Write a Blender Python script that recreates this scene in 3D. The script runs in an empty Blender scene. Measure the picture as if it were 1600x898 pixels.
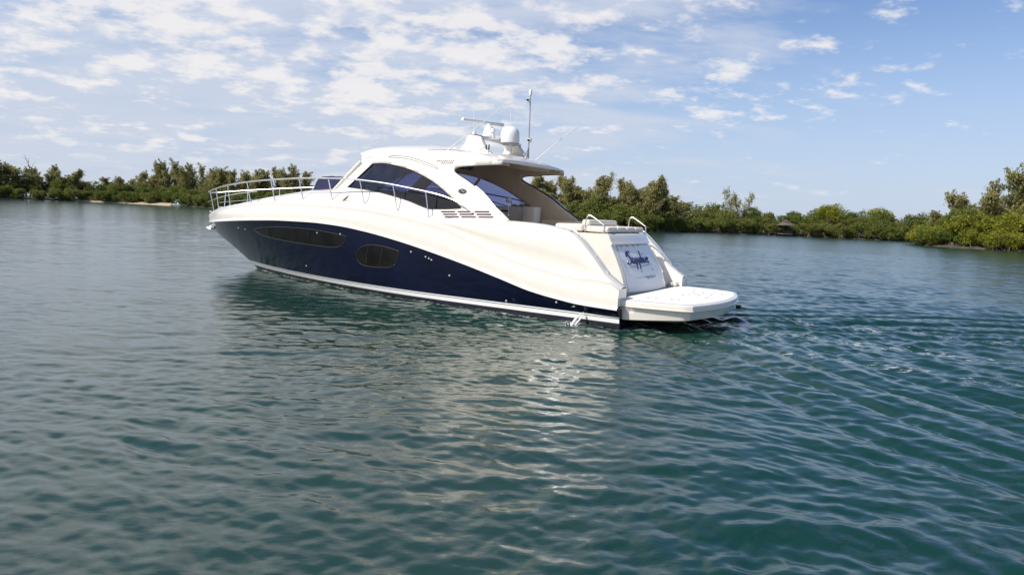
import bpy, bmesh, math, random
import numpy as np
from mathutils import Vector, Matrix
from mathutils.geometry import delaunay_2d_cdt

R = math.radians
S = bpy.context.scene
COL = S.collection

# ------------------------------------------------------------------ camera
CAM_H = 2.26
PITCH, ROLL, FPX = R(6.27), R(2.6), 1050.0
cam_d = bpy.data.cameras.new('camera')
cam = bpy.data.objects.new('camera', cam_d)
COL.objects.link(cam)
cam_d.sensor_width = 36
cam_d.lens = FPX / 1600 * 36
cam_d.clip_start = 0.1
cam_d.clip_end = 20000
fw = Vector((0, math.cos(PITCH), -math.sin(PITCH)))
rt = Vector((1, 0, 0))
up = rt.cross(fw)
cr, sr = math.cos(ROLL), math.sin(ROLL)
cx, cy = rt * cr + up * sr, up * cr - rt * sr
M4 = Matrix((cx, cy, -fw)).transposed().to_4x4()
M4.translation = Vector((0, 0, CAM_H))
cam.matrix_world = M4
S.camera = cam

# ------------------------------------------------------------------ sun, sky
SUN_EL = R(46)
SUN_H = Vector((-0.86, -0.51)).normalized()
sd = Vector((SUN_H.x * math.cos(SUN_EL), SUN_H.y * math.cos(SUN_EL), math.sin(SUN_EL)))
sl = bpy.data.lights.new('sun', 'SUN')
sl.energy = 5.0
sl.angle = R(0.5)
sl.color = (1.0, 0.94, 0.86)
so = bpy.data.objects.new('sun', sl)
COL.objects.link(so)
so.rotation_euler = sd.to_track_quat('Z', 'Y').to_euler()

W = bpy.data.worlds.new('World')
S.world = W
W.use_nodes = True
nt = W.node_tree
nt.nodes.clear()


class NT:
    """tiny node helper"""
    def __init__(s, t): s.t = t
    def n(s, typ, **kw):
        nd = s.t.nodes.new(typ)
        for k, v in kw.items():
            if k.startswith('i_'):
                nd.inputs[k[2:].replace('_', ' ')].default_value = v
            else:
                setattr(nd, k, v)
        return nd
    def l(s, a, b): s.t.links.new(a, b)
    def m(s, op, a, b=None, c=None, clamp=False):
        nd = s.t.nodes.new('ShaderNodeMath'); nd.operation = op; nd.use_clamp = clamp
        for i, v in enumerate((a, b, c)):
            if v is None: continue
            if isinstance(v, (int, float)): nd.inputs[i].default_value = v
            else: s.l(v, nd.inputs[i])
        return nd.outputs[0]
    def ramp(s, f, lo, hi):
        nd = s.t.nodes.new('ShaderNodeMapRange'); nd.interpolation_type = 'SMOOTHSTEP'
        s.l(f, nd.inputs[0]); nd.inputs[1].default_value = lo; nd.inputs[2].default_value = hi
        return nd.outputs[0]
    def mix(s, f, a, b):
        nd = s.t.nodes.new('ShaderNodeMix'); nd.data_type = 'RGBA'
        for sock, v in ((nd.inputs[0], f), (nd.inputs[6], a), (nd.inputs[7], b)):
            if isinstance(v, (int, float)): sock.default_value = v
            elif isinstance(v, tuple): sock.default_value = (*v, 1)[:4]
            else: s.l(v, sock)
        return nd.outputs[2]
    def noise(s, vec, scale, detail=4, rough=0.5, dist=0.0):
        nd = s.t.nodes.new('ShaderNodeTexNoise')
        nd.inputs['Scale'].default_value = scale; nd.inputs['Detail'].default_value = detail
        nd.inputs['Roughness'].default_value = rough; nd.inputs['Distortion'].default_value = dist
        if vec is not None: s.l(vec, nd.inputs['Vector'])
        return nd.outputs[0]
    def mapping(s, vec, loc=(0, 0, 0), rot=(0, 0, 0), sc=(1, 1, 1)):
        nd = s.t.nodes.new('ShaderNodeMapping')
        nd.inputs[1].default_value = loc; nd.inputs[2].default_value = rot; nd.inputs[3].default_value = sc
        s.l(vec, nd.inputs[0]); return nd.outputs[0]


g = NT(nt)
SKY_TINT = (0.98, 1.12, 1.34)
sky = g.n('ShaderNodeTexSky', sky_type='NISHITA', sun_disc=False)
sky.sun_elevation = SUN_EL
sky.sun_rotation = math.atan2(sd.x, sd.y)
sky.altitude = 0
sky.air_density = 1.0
sky.dust_density = 0.6
sky.ozone_density = 2.2
tc = g.n('ShaderNodeTexCoord')
sx = g.n('ShaderNodeSeparateXYZ')
g.l(tc.outputs['Generated'], sx.inputs[0])
z = g.m('MAXIMUM', sx.outputs[2], 0.0)
zz = g.m('ADD', z, 0.24)
cu = g.m('DIVIDE', sx.outputs[0], zz)
cv = g.m('DIVIDE', sx.outputs[1], zz)
cxyz = g.n('ShaderNodeCombineXYZ')
g.l(cu, cxyz.inputs[0]); g.l(cv, cxyz.inputs[1])
P = cxyz.outputs[0]
# altocumulus puffs, a broken sheet over the left and the middle of the view
big = g.noise(g.mapping(P, (3.1, 7.4, 0)), 1.3, 3, 0.5)
puff = g.noise(g.mapping(P, (1.7, 0.4, 0), (0, 0, R(-25)), (1.0, 1.15, 1)), 6.2, 8, 0.60, 0.05)
az = g.m('DIVIDE', sx.outputs[0], g.m('ADD', g.m('SQRT', g.m('ADD', g.m('MULTIPLY', sx.outputs[0], sx.outputs[0]), g.m('MULTIPLY', sx.outputs[1], sx.outputs[1]))), 1e-4))
side = g.m('SUBTRACT', 1.0, g.ramp(az, -0.15, 0.55))
cover = g.m('ADD', g.m('MULTIPLY', g.m('SUBTRACT', side, 1.0), 0.12), g.m('MULTIPLY', g.m('SUBTRACT', big, 0.5), 0.40))
lowfade = g.m('SUBTRACT', g.ramp(sx.outputs[2], 0.0, 0.34), 0.6)
dens = g.m('ADD', g.m('ADD', puff, cover), g.m('MULTIPLY', lowfade, 0.10))
pm = g.m('MULTIPLY', g.ramp(dens, 0.44, 0.62), g.m('MULTIPLY', g.ramp(sx.outputs[2], 0.005, 0.09), 0.85))
# thin high veil, streaky
veil = g.noise(g.mapping(P, (0.3, 2.2, 0), (0, 0, R(-52)), (0.6, 1.5, 1)), 2.6, 6, 0.6, 0.2)
vm = g.m('MULTIPLY', g.ramp(g.m('ADD', veil, g.m('MULTIPLY', g.m('SUBTRACT', side, .8), .3)), 0.30, 0.62), 0.72)
hz = g.m('MULTIPLY', g.m('SUBTRACT', 1.0, g.ramp(sx.outputs[2], -0.02, 0.36)), 0.85)
gn = g.n('ShaderNodeVectorMath', operation='MULTIPLY'); g.l(sky.outputs[0], gn.inputs[0]); gn.inputs[1].default_value = SKY_TINT
SKYC = gn.outputs[0]
g_deep = g.n('ShaderNodeVectorMath', operation='MULTIPLY'); g.l(sky.outputs[0], g_deep.inputs[0]); g_deep.inputs[1].default_value = (0.8, 1.0, 1.3)
c1 = g.mix(hz, SKYC, (5.5, 6.3, 7.9))
vcol = g.mix(g.m('MULTIPLY', g.ramp(sx.outputs[2], 0.1, 0.55), side), (6.3, 6.8, 7.9), (9.5, 9.6, 10.0))
c2 = g.mix(vm, c1, vcol)
c3 = g.mix(pm, c2, (9.0, 8.75, 8.75))
# the broken cloud thins out overhead, where the sky is a deeper blue
c3 = g.mix(g.m('MULTIPLY', g.ramp(sx.outputs[2], 0.36, 0.62), 0.75), c3, g_deep.outputs[0])
bg = g.n('ShaderNodeBackground')
bg.inputs[1].default_value = 0.096
g.l(c3, bg.inputs[0])
wo = g.n('ShaderNodeOutputWorld')
g.l(bg.outputs[0], wo.inputs[0])

S.view_settings.view_transform = 'Standard'
S.view_settings.look = 'None'
S.view_settings.gamma = 1
S.view_settings.use_curve_mapping = False
S.view_settings.exposure = 0.07


# ------------------------------------------------------------------ helpers
def tag(o, label=None, cat=None, group=None, kind=None):
    if label: o['label'] = label
    if cat: o['category'] = cat
    if group: o['group'] = group
    if kind: o['kind'] = kind
    return o


def empty(name, loc=(0, 0, 0), rz=0.0):
    o = bpy.data.objects.new(name, None)
    COL.objects.link(o)
    o.location = loc
    o.rotation_euler = (0, 0, rz)
    o.empty_display_size = 0.3
    return o


def mesh_obj(name, verts, faces, mats, parent=None, smooth=True, auto=None, midx=None):
    me = bpy.data.meshes.new(name)
    me.from_pydata([tuple(v) for v in verts], [], [tuple(f) for f in faces])
    if not isinstance(mats, (list, tuple)): mats = [mats]
    for m in mats: me.materials.append(m)
    if midx is not None: me.polygons.foreach_set('material_index', midx)
    me.polygons.foreach_set('use_smooth', [smooth] * len(me.polygons))
    me.update()
    o = bpy.data.objects.new(name, me)
    COL.objects.link(o)
    if parent: o.parent = parent
    if auto is not None and smooth:
        me.set_sharp_from_angle(angle=R(auto))
    return o


class MB:
    """collects pieces of ONE mesh object"""
    def __init__(s): s.v = []; s.f = []; s.mi = []
    def add(s, v, f, mi=0):
        b = len(s.v)
        s.v += [tuple(p) for p in v]
        s.f += [tuple(i + b for i in q) for q in f]
        s.mi += [mi] * len(f)
        return s
    def grid(s, rows, closed=False, mi=0, flip=False):
        n = len(rows[0]); v = [p for r in rows for p in r]; f = []
        for i in range(len(rows) - 1):
            for j in range(n if closed else n - 1):
                a, b = i * n + j, i * n + (j + 1) % n
                q = (a, b, b + n, a + n)
                f.append(q[::-1] if flip else q)
        return s.add(v, f, mi)
    def box(s, x0, x1, y0, y1, z0, z1, mi=0, bev=0.0, seg=2):
        bm = bmesh.new()
        bmesh.ops.create_cube(bm, size=1)
        for v in bm.verts:
            v.co = Vector(((x0 + x1) / 2 + v.co.x * (x1 - x0), (y0 + y1) / 2 + v.co.y * (y1 - y0), (z0 + z1) / 2 + v.co.z * (z1 - z0)))
        if bev > 0:
            bmesh.ops.bevel(bm, geom=bm.edges[:], offset=bev, segments=seg, affect='EDGES', profile=0.5)
        bm.verts.index_update()
        s.add([v.co.copy() for v in bm.verts], [[v.index for v in f.verts] for f in bm.faces], mi)
        bm.free()
        return s
    def tube(s, pts, r, n=8, mi=0, cap=True, closed=False):
        pts = [Vector(p) for p in pts]
        m = len(pts)
        rr = r if isinstance(r, (list, tuple)) else [r] * m
        rows = []
        ref = None
        for i, p in enumerate(pts):
            if closed: t = pts[(i + 1) % m] - pts[i - 1]
            else: t = pts[min(i + 1, m - 1)] - pts[max(i - 1, 0)]
            if t.length < 1e-9: t = Vector((0, 0, 1))
            t.normalize()
            if ref is None:
                ref = Vector((0, 0, 1)) if abs(t.z) < 0.9 else Vector((1, 0, 0))
            a = ref - t * ref.dot(t)
            if a.length < 1e-6: a = t.orthogonal()
            a.normalize(); ref = a
            b = t.cross(a)
            rows.append([p + (a * math.cos(k * 2 * math.pi / n) + b * math.sin(k * 2 * math.pi / n)) * rr[i] for k in range(n)])
        if closed: rows.append(rows[0])
        s.grid(rows, closed=True, mi=mi)
        if cap and not closed:
            s.add(rows[0], [tuple(range(n))[::-1]], mi)
            s.add(rows[-1], [tuple(range(n))], mi)
        return s
    def lathe(s, prof, c=(0, 0, 0), n=20, mi=0, axis='Z'):
        rows = []
        for (r, h) in prof:
            row = []
            for k in range(n):
                a = k * 2 * math.pi / n
                p = (r * math.cos(a), r * math.sin(a), h)
                if axis == 'X': p = (h, r * math.cos(a), r * math.sin(a))
                if axis == 'Y': p = (r * math.sin(a), h, r * math.cos(a))
                row.append((p[0] + c[0], p[1] + c[1], p[2] + c[2]))
            rows.append(row)
        s.grid(rows, closed=True, mi=mi)
        return s
    def prism(s, poly, y0, y1, mi=0, plane='XZ'):
        """polygon in x,z extruded along y (or in x,y extruded along z)"""
        n = len(poly)
        if plane == 'XZ':
            a = [(p[0], y0, p[1]) for p in poly]; b = [(p[0], y1, p[1]) for p in poly]
        else:
            a = [(p[0], p[1], y0) for p in poly]; b = [(p[0], p[1], y1) for p in poly]
        f = [tuple(range(n)), tuple(range(2 * n - 1, n - 1, -1))]
        f += [(i, i + n, (i + 1) % n + n, (i + 1) % n) for i in range(n)]
        return s.add(a + b, f, mi)
    def build(s, name, mats, parent=None, smooth=True, auto=35, recalc=True):
        o = mesh_obj(name, s.v, s.f, mats, parent, smooth, None, s.mi)
        if recalc:
            bm = bmesh.new(); bm.from_mesh(o.data)
            bmesh.ops.remove_doubles(bm, verts=bm.verts, dist=1e-5)
            bmesh.ops.recalc_face_normals(bm, faces=bm.faces)
            bm.to_mesh(o.data); bm.free()
        if smooth and auto: o.data.set_sharp_from_angle(angle=R(auto))
        return o


def pchip(pts):
    """smooth monotone curve through (x, value) pairs"""
    pts = sorted(pts)
    x = np.array([p[0] for p in pts], float); y = np.array([p[1] for p in pts], float)
    h = np.diff(x); d = np.diff(y) / h
    m = np.zeros(len(x))
    for i in range(1, len(x) - 1):
        if d[i - 1] * d[i] > 0:
            w1, w2 = 2 * h[i] + h[i - 1], h[i] + 2 * h[i - 1]
            m[i] = (w1 + w2) / (w1 / d[i - 1] + w2 / d[i])
    m[0], m[-1] = d[0], d[-1]
    def f(q):
        q = min(max(q, x[0]), x[-1])
        i = int(min(max(np.searchsorted(x, q) - 1, 0), len(h) - 1))
        t = (q - x[i]) / h[i]
        return float((2*t**3-3*t**2+1)*y[i]+(t**3-2*t**2+t)*h[i]*m[i]+(-2*t**3+3*t**2)*y[i+1]+(t**3-t**2)*h[i]*m[i+1])
    return f


def spl(pts, n=6, closed=False):
    """Catmull-Rom through points"""
    P_ = [Vector(p) for p in pts]
    out = []
    m = len(P_)
    rng = range(m) if closed else range(m - 1)
    for i in rng:
        if closed: a, b, c, d = P_[i - 1], P_[i], P_[(i + 1) % m], P_[(i + 2) % m]
        else: a, b, c, d = P_[max(i - 1, 0)], P_[i], P_[i + 1], P_[min(i + 2, m - 1)]
        for k in range(n):
            t = k / n
            out.append(0.5 * ((2 * b) + (c - a) * t + (2*a - 5*b + 4*c - d) * t*t + (3*b - a - 3*c + d) * t**3))
    if not closed: out.append(P_[-1])
    return out


def inpoly(x, y, poly):
    c = False; j = len(poly) - 1
    for i in range(len(poly)):
        xi, yi = poly[i][0], poly[i][1]; xj, yj = poly[j][0], poly[j][1]
        if (yi > y) != (yj > y) and x < (xj - xi) * (y - yi) / (yj - yi) + xi: c = not c
        j = i
    return c


def panel(outline, holes, step, fn):
    """fills a 2-D outline (with holes) by fine triangles and lays them on the surface fn(a, b) -> (x, y, z)"""
    loops = [outline] + list(holes)
    vs = []; es = []
    for lp in loops:
        b = len(vs); n = len(lp)
        vs += [Vector((p[0], p[1])) for p in lp]
        es += [(b + i, b + (i + 1) % n) for i in range(n)]
    x0, x1 = min(p[0] for p in outline), max(p[0] for p in outline)
    y0, y1 = min(p[1] for p in outline), max(p[1] for p in outline)
    nb = len(vs)
    bd = np.array([[v.x, v.y] for v in vs])
    x = x0 + step / 2
    while x < x1:
        y = y0 + step / 2
        while y < y1:
            if inpoly(x, y, outline) and not any(inpoly(x, y, h) for h in holes):
                if ((bd - (x, y)) ** 2).sum(1).min() > (step * 0.45) ** 2: vs.append(Vector((x, y)))
            y += step
        x += step
    ov, oe, of, _, _, _ = delaunay_2d_cdt(vs, es, [], 0, 1e-5)
    fs = []
    for f in of:
        cxx = sum(ov[i].x for i in f) / 3; cyy = sum(ov[i].y for i in f) / 3
        if inpoly(cxx, cyy, outline) and not any(inpoly(cxx, cyy, h) for h in holes): fs.append(tuple(f))
    return [fn(v.x, v.y) for v in ov], fs


# ------------------------------------------------------------------ materials
def mat(name, color, rough=0.5, metal=0.0, var=0.06, vscale=3.0, spec=0.5, coat=0.0, bump=0.0, bscale=30.0, dirt=None, crough=0.06):
    m = bpy.data.materials.new(name); m.use_nodes = True
    t = m.node_tree; h = NT(t); b = t.nodes['Principled BSDF']
    tcn = h.n('ShaderNodeTexCoord')
    nz = h.noise(tcn.outputs['Object'], vscale, 5, 0.6)
    lo = tuple(max(c * (1 - var), 0) for c in color); hi = tuple(min(c * (1 + var), 1) for c in color)
    col = h.mix(h.ramp(nz, 0.3, 0.7), lo, hi)
    if dirt:
        n2 = h.noise(h.mapping(tcn.outputs['Object'], sc=(1, 1, 0.25)), 2.4, 6, 0.7)
        col = h.mix(h.m('MULTIPLY', h.ramp(n2, 0.52, 0.8), dirt[1]), col, dirt[0])
    h.l(col, b.inputs['Base Color'])
    rr = h.m('ADD', rough - 0.03, h.m('MULTIPLY', nz, 0.08), clamp=True)
    h.l(rr, b.inputs['Roughness'])
    b.inputs['Metallic'].default_value = metal
    b.inputs['Specular IOR Level'].default_value = spec
    b.inputs['Coat Weight'].default_value = coat
    b.inputs['Coat Roughness'].default_value = crough
    if bump:
        bn = h.n('ShaderNodeBump'); bn.inputs['Strength'].default_value = bump; bn.inputs['Distance'].default_value = 0.01
        h.l(h.noise(tcn.outputs['Object'], bscale, 4, 0.6), bn.inputs['Height'])
        h.l(bn.outputs[0], b.inputs['Normal'])
    return m


M = {}
M['gel'] = mat('white_gelcoat', (0.79, 0.74, 0.655), 0.22, var=0.02, coat=1.0, crough=0.15, spec=0.7, dirt=((0.62, 0.56, 0.46), 0.12))
M['deck'] = mat('deck_white', (0.82, 0.80, 0.75), 0.55, var=0.03, bump=0.15, bscale=160)
M['navy'] = mat('navy_gelcoat', (0.004, 0.006, 0.022), 0.06, var=0.2, vscale=1.2, spec=0.34, coat=0.0, bump=0.35, bscale=2.2)
M['anti'] = mat('antifouling', (0.008, 0.010, 0.020), 0.5, var=0.3)
M['beige'] = mat('beige_lining', (0.66, 0.55, 0.40), 0.55, var=0.05)
M['cream'] = mat('cream_vinyl', (0.78, 0.72, 0.61), 0.5, var=0.04, bump=0.2, bscale=40)
M['steel'] = mat('polished_steel', (0.85, 0.83, 0.80), 0.30, metal=1.0, var=0.05)
M['black'] = mat('black_rubber', (0.012, 0.012, 0.015), 0.4, var=0.2)
M['slot'] = mat('vent_slot', (0.035, 0.015, 0.045), 0.45, var=0.2)
M['dash'] = mat('dark_dash', (0.05, 0.045, 0.05), 0.5, var=0.2)
M['wood'] = mat('varnished_wood', (0.22, 0.09, 0.04), 0.3, var=0.3, coat=0.5)
M['ink'] = mat('blue_lettering', (0.012, 0.02, 0.12), 0.35, var=0.05)
M['ink2'] = mat('grey_lettering', (0.20, 0.20, 0.24), 0.4, var=0.05)
M['canvas'] = mat('navy_canvas', (0.010, 0.014, 0.06), 0.8, var=0.2, bump=0.4, bscale=12)
M['white'] = mat('white_plastic', (0.80, 0.80, 0.78), 0.35, var=0.02, coat=0.2)
M['grey'] = mat('grey_plastic', (0.30, 0.31, 0.33), 0.45, var=0.1)
M['gold'] = mat('silver_badge', (0.5, 0.48, 0.42), 0.3, metal=0.6, var=0.1)
M['teak'] = mat('weathered_timber', (0.16, 0.12, 0.09), 0.8, var=0.3, vscale=6)


def glass_mat(name, tint, refl=1.0):
    m = bpy.data.materials.new(name); m.use_nodes = True
    t = m.node_tree; h = NT(t); t.nodes.clear()
    out = h.n('ShaderNodeOutputMaterial')
    tr = h.n('ShaderNodeBsdfTransparent'); tr.inputs[0].default_value = (*tint, 1)
    gl = h.n('ShaderNodeBsdfGlossy'); gl.inputs['Roughness'].default_value = 0.015
    fr = h.n('ShaderNodeFresnel'); fr.inputs[0].default_value = 1.6
    tcn = h.n('ShaderNodeTexCoord')
    nz = h.noise(tcn.outputs['Object'], 1.3, 2, 0.5)
    bn = h.n('ShaderNodeBump'); bn.inputs['Strength'].default_value = 0.12; bn.inputs['Distance'].default_value = 0.05
    h.l(nz, bn.inputs['Height']); h.l(bn.outputs[0], gl.inputs['Normal'])
    mx = h.n('ShaderNodeMixShader')
    h.l(h.m('MULTIPLY', fr.outputs[0], refl, clamp=True), mx.inputs[0]); h.l(tr.outputs[0], mx.inputs[1]); h.l(gl.outputs[0], mx.inputs[2])
    h.l(mx.outputs[0], out.inputs[0])
    return m


M['glass'] = glass_mat('tinted_glass', (0.26, 0.29, 0.50), 1.1)
M['port'] = mat('smoked_port_glass', (0.008, 0.007, 0.006), 0.06, var=0.4, vscale=2, spec=0.3)
M['mullion'] = mat('port_mullion', (0.06, 0.055, 0.05), 0.4)

# ------------------------------------------------------------------ water
rng = np.random.default_rng(11)
STERN = np.array([3.37, 15.46]); HD = R(148.45)
FWD = np.array([math.cos(HD), math.sin(HD)]); PRT = np.array([-math.sin(HD), math.cos(HD)])


LOST = {}


def wave_height(X, Y, spacing):
    H = np.zeros_like(X); lost = np.zeros_like(X)
    wx = X + 0.35 * np.sin(0.31 * X + 0.23 * Y + 1.0) + 0.2 * np.sin(0.9 * Y - 0.4 * X)
    wy = Y + 0.35 * np.sin(0.27 * X - 0.33 * Y + 2.0) + 0.2 * np.sin(0.7 * X + 0.5 * Y)
    gust = 0.85 + 0.3 * np.sin(0.05 * X + 0.09 * Y) * np.sin(0.08 * X - 0.05 * Y + 1) + 0.2 * np.sin(0.5 * X + 0.3 * Y + 2) * np.sin(0.21 * X - 0.62 * Y)
    N = 190
    lam = np.exp(rng.uniform(np.log(0.115), np.log(3.0), N))
    th = R(78) + rng.normal(0, 0.62, N)            # ripples run mostly toward the camera, crests lie crosswise
    ph = rng.uniform(0, 2 * math.pi, N)
    for l_, t_, p_ in zip(lam, th, ph):
        k = 2 * math.pi / l_
        slope = 0.0098 * (1.35 if l_ < 0.2 else 1.6 if l_ < 0.6 else 1.0 if l_ < 1.0 else 0.6 if l_ < 1.6 else 0.38)
        a = slope / k * math.sqrt(2)
        fade = np.clip((l_ / spacing - 2.0) / 1.5, 0, 1)
        q = k * (wx * math.cos(t_) + wy * math.sin(t_)) + p_
        H += a * fade * (np.sin(q) + 0.18 * np.cos(2 * q))
        lost += slope ** 2 * (1 - fade ** 2)
    calm = 0.52 + 0.42 / (1 + np.exp(-(X + 0.22 * Y + 1.0) / 2.2))       # calmer water up-wind of the yacht
    dx, dy = X - STERN[0], Y - STERN[1]
    aft = -(dx * FWD[0] + dy * FWD[1]); lat = dx * PRT[0] + dy * PRT[1]
    wk = np.exp(-((lat - (1.5 + 0.6 * aft)) / (1.4 + 0.45 * np.maximum(aft, 0))) ** 2) * np.clip((aft + 2) / 5, 0, 1)
    calm = calm * (1 - 0.45 * wk)
    H *= gust * calm
    lost *= calm ** 2
    LOST['v'] = np.sqrt(lost)
    # wake: coordinates along and across the track of the yacht
    dx, dy = X - STERN[0], Y - STERN[1]
    aft = -(dx * FWD[0] + dy * FWD[1]); lat = dx * PRT[0] + dy * PRT[1]
    for sgn in (1, -1):
        L = lat * sgn
        c45 = R(40)
        q = (L * math.cos(c45) - aft * math.sin(c45))
        ph_ = q + 0.16 * np.sin(0.6 * aft + 0.3 * L) + 0.05 * np.sin(1.9 * L + aft)
        env = np.exp(-((L - (1.5 + 0.55 * aft)) / (1.2 + 0.42 * np.maximum(aft, 0))) ** 2) * np.clip((aft + 4) / 6, 0, 1) * np.exp(-np.maximum(aft - 12, 0) / 18)
        H += 0.040 * env * (np.sin(2 * math.pi * ph_ / 1.0) + 0.25 * np.sin(2 * math.pi * ph_ / 0.33 + 2.0) + 0.35 * np.sin(2 * math.pi * ph_ / 0.52 + 1.1) + 0.45 * np.sin(2 * math.pi * ph_ / 2.6))
    # churned water right behind the transom
    env = np.exp(-(lat / (1.5 + 0.12 * np.maximum(aft, 0))) ** 4) * np.clip((aft + 0.3) / 1.0, 0, 1) * np.exp(-np.maximum(aft, 0) / 7)
    ch = np.zeros_like(X)
    for i in range(36):
        l_ = float(np.exp(rng.uniform(np.log(0.2), np.log(1.0)))); t_ = rng.uniform(0, 6.28); k = 2 * math.pi / l_
        ch += 0.03 / k * np.clip((l_ / spacing - 2.2) / 2, 0, 1) * np.sin(k * (wx * math.cos(t_) + wy * math.sin(t_)) + rng.uniform(0, 6.28))
    H += ch * env * 2.0
    # small bow wave along the hull side
    along = -aft
    hb = 2.13 * (1 - np.clip((along - 4.2) / 10.0, 0, 1) ** 1.9)
    dd = np.abs(lat) - hb
    bw = np.clip(1 - along / 17, 0, 1) * 0 + np.exp(-((dd - 0.12) / 0.2) ** 2) * np.clip((15 - along) / 3, 0, 1) * np.clip((along + 1) / 2, 0, 1)
    H += 0.018 * bw * (0.6 + 0.4 * np.sin(2.1 * along) + 0.3 * np.sin(7 * along + 5 * lat))
    return H


def water_patch(a0, a1, na, radii):
    ang = np.linspace(a0, a1, na)
    Rr, A = np.meshgrid(radii, ang, indexing='ij')
    X = Rr * np.sin(A); Y = Rr * np.cos(A)
    dr = np.gradient(radii)
    sp = np.maximum(np.repeat(dr[:, None], na, 1) * 1.0, Rr * (ang[1] - ang[0]))
    Z = wave_height(X, Y, sp)
    return X, Y, Z


def grid_mesh(name, X, Y, Z, m, parts):
    n0, n1 = X.shape
    co = np.stack([X, Y, Z], -1).reshape(-1, 3).astype(np.float32)
    i = np.arange((n0 - 1) * (n1 - 1)); r_, c_ = i // (n1 - 1), i % (n1 - 1)
    a = r_ * n1 + c_
    q = np.stack([a, a + n1, a + n1 + 1, a + 1], 1).astype(np.int32)
    return co, q


radii = [1.2]
while radii[-1] < 70:
    r_ = radii[-1]
    radii.append(r_ + max(0.010, min(0.0036 * r_, 0.0009 * r_ * r_ + 0.004)))
while radii[-1] < 9000:
    radii.append(radii[-1] * 1.045)
radii = np.array(radii)
FA = R(56)
X, Y, Z = water_patch(-FA, FA, 760, radii)
co1, q1 = grid_mesh('w', X, Y, Z, None, None); lo1 = LOST['v'].ravel()
# the rest of the circle, coarser
radii2 = np.concatenate([np.geomspace(1.2, 9000, 150)])
rng = np.random.default_rng(11)
ang = np.linspace(FA, 2 * math.pi - FA, 140)
Rr, A = np.meshgrid(radii2, ang, indexing='ij')
X, Y = Rr * np.sin(A), Rr * np.cos(A)
co2, q2 = grid_mesh('w', X, Y, wave_height(X, Y, Rr * 0.07), None, None); lo2 = LOST['v'].ravel()
# disc under the camera
t_ = np.linspace(0, 2 * math.pi, 61)[:-1]
co3 = np.concatenate([[[0, 0, 0]], np.stack([1.25 * np.sin(t_), 1.25 * np.cos(t_), -0.01 + 0 * t_], 1)]).astype(np.float32)
q3 = np.array([[0, 1 + (i + 1) % 60, 1 + i] for i in range(60)], np.int32)
me = bpy.data.meshes.new('water')
nv = len(co1) + len(co2) + len(co3)
me.vertices.add(nv)
me.vertices.foreach_set('co', np.concatenate([co1, co2, co3]).ravel())
qa = np.concatenate([q1, q2 + len(co1)])
loops = np.concatenate([qa[:, ::-1].ravel(), (q3[:, ::-1] + len(co1) + len(co2)).ravel()])
me.loops.add(len(loops)); me.loops.foreach_set('vertex_index', loops.astype(np.int32))
npoly = len(qa) + len(q3)
me.polygons.add(npoly)
st = np.concatenate([np.arange(len(qa)) * 4, len(qa) * 4 + np.arange(len(q3)) * 3]).astype(np.int32)
me.polygons.foreach_set('loop_start', st)
me.polygons.foreach_set('loop_total', np.concatenate([np.full(len(qa), 4), np.full(len(q3), 3)]).astype(np.int32))
me.update(calc_edges=True)
me.polygons.foreach_set('use_smooth', [True] * npoly)
me.validate()
at_ = me.attributes.new('unresolved', 'FLOAT', 'POINT')
at_.data.foreach_set('value', np.concatenate([lo1, lo2, np.zeros(len(co3))]).astype(np.float32))

WATER_LR = 0.15
WATER_FB = 230.0
wm = bpy.data.materials.new('sea_water'); wm.use_nodes = True
h = NT(wm.node_tree); b = wm.node_tree.nodes['Principled BSDF']
tcw = h.n('ShaderNodeTexCoord'); OBJ = tcw.outputs['Object']
n1_ = h.noise(OBJ, 0.09, 4, 0.6)
body = h.mix(h.ramp(n1_, 0.35, 0.65), (0.003, 0.030, 0.021), (0.005, 0.035, 0.021))
# foam flecks: in the wake and along the waterline, in yacht coordinates
fm = h.mapping(OBJ, loc=(0, 0, 0))
sub = h.n('ShaderNodeVectorMath', operation='SUBTRACT'); h.l(OBJ, sub.inputs[0]); sub.inputs[1].default_value = (STERN[0], STERN[1], 0)
dA = h.n('ShaderNodeVectorMath', operation='DOT_PRODUCT'); h.l(sub.outputs[0], dA.inputs[0]); dA.inputs[1].default_value = (-FWD[0], -FWD[1], 0)
dL = h.n('ShaderNodeVectorMath', operation='DOT_PRODUCT'); h.l(sub.outputs[0], dL.inputs[0]); dL.inputs[1].default_value = (PRT[0], PRT[1], 0)
aft_, lat_ = dA.outputs['Value'], dL.outputs['Value']
cw = h.n('ShaderNodeCombineXYZ'); h.l(h.m('MULTIPLY', aft_, 0.35), cw.inputs[0]); h.l(lat_, cw.inputs[1])
f1 = h.noise(cw.outputs[0], 12.0, 7, 0.72)
f2 = h.noise(cw.outputs[0], 0.9, 3, 0.5)
# two streams trailing from the quarters
strm = None
for off, wdt in ((2.0, 0.5), (-2.0, 0.55), (0.2, 0.8)):
    d_ = h.m('DIVIDE', h.m('ABSOLUTE', h.m('SUBTRACT', lat_, h.m('ADD', off, h.m('MULTIPLY', aft_, 0.05 * (1 if off > 1 else -1 if off < -1 else 0))))), wdt)
    e_ = h.m('SUBTRACT', 1.0, h.ramp(d_, 0.0, 1.0))
    strm = e_ if strm is None else h.m('MAXIMUM', strm, e_)
wakeenv = h.m('MULTIPLY', h.m('MULTIPLY', strm, h.ramp(aft_, -0.8, 0.6)), h.m('SUBTRACT', 1.0, h.ramp(aft_, 3.0, 22.0)))
foamk = h.m('MULTIPLY', h.ramp(h.m('ADD', h.m('ADD', f1, h.m('MULTIPLY', f2, 0.25)), h.m('MULTIPLY', wakeenv, 0.20)), 0.83, 0.91), h.ramp(wakeenv, 0.02, 0.3))
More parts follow.
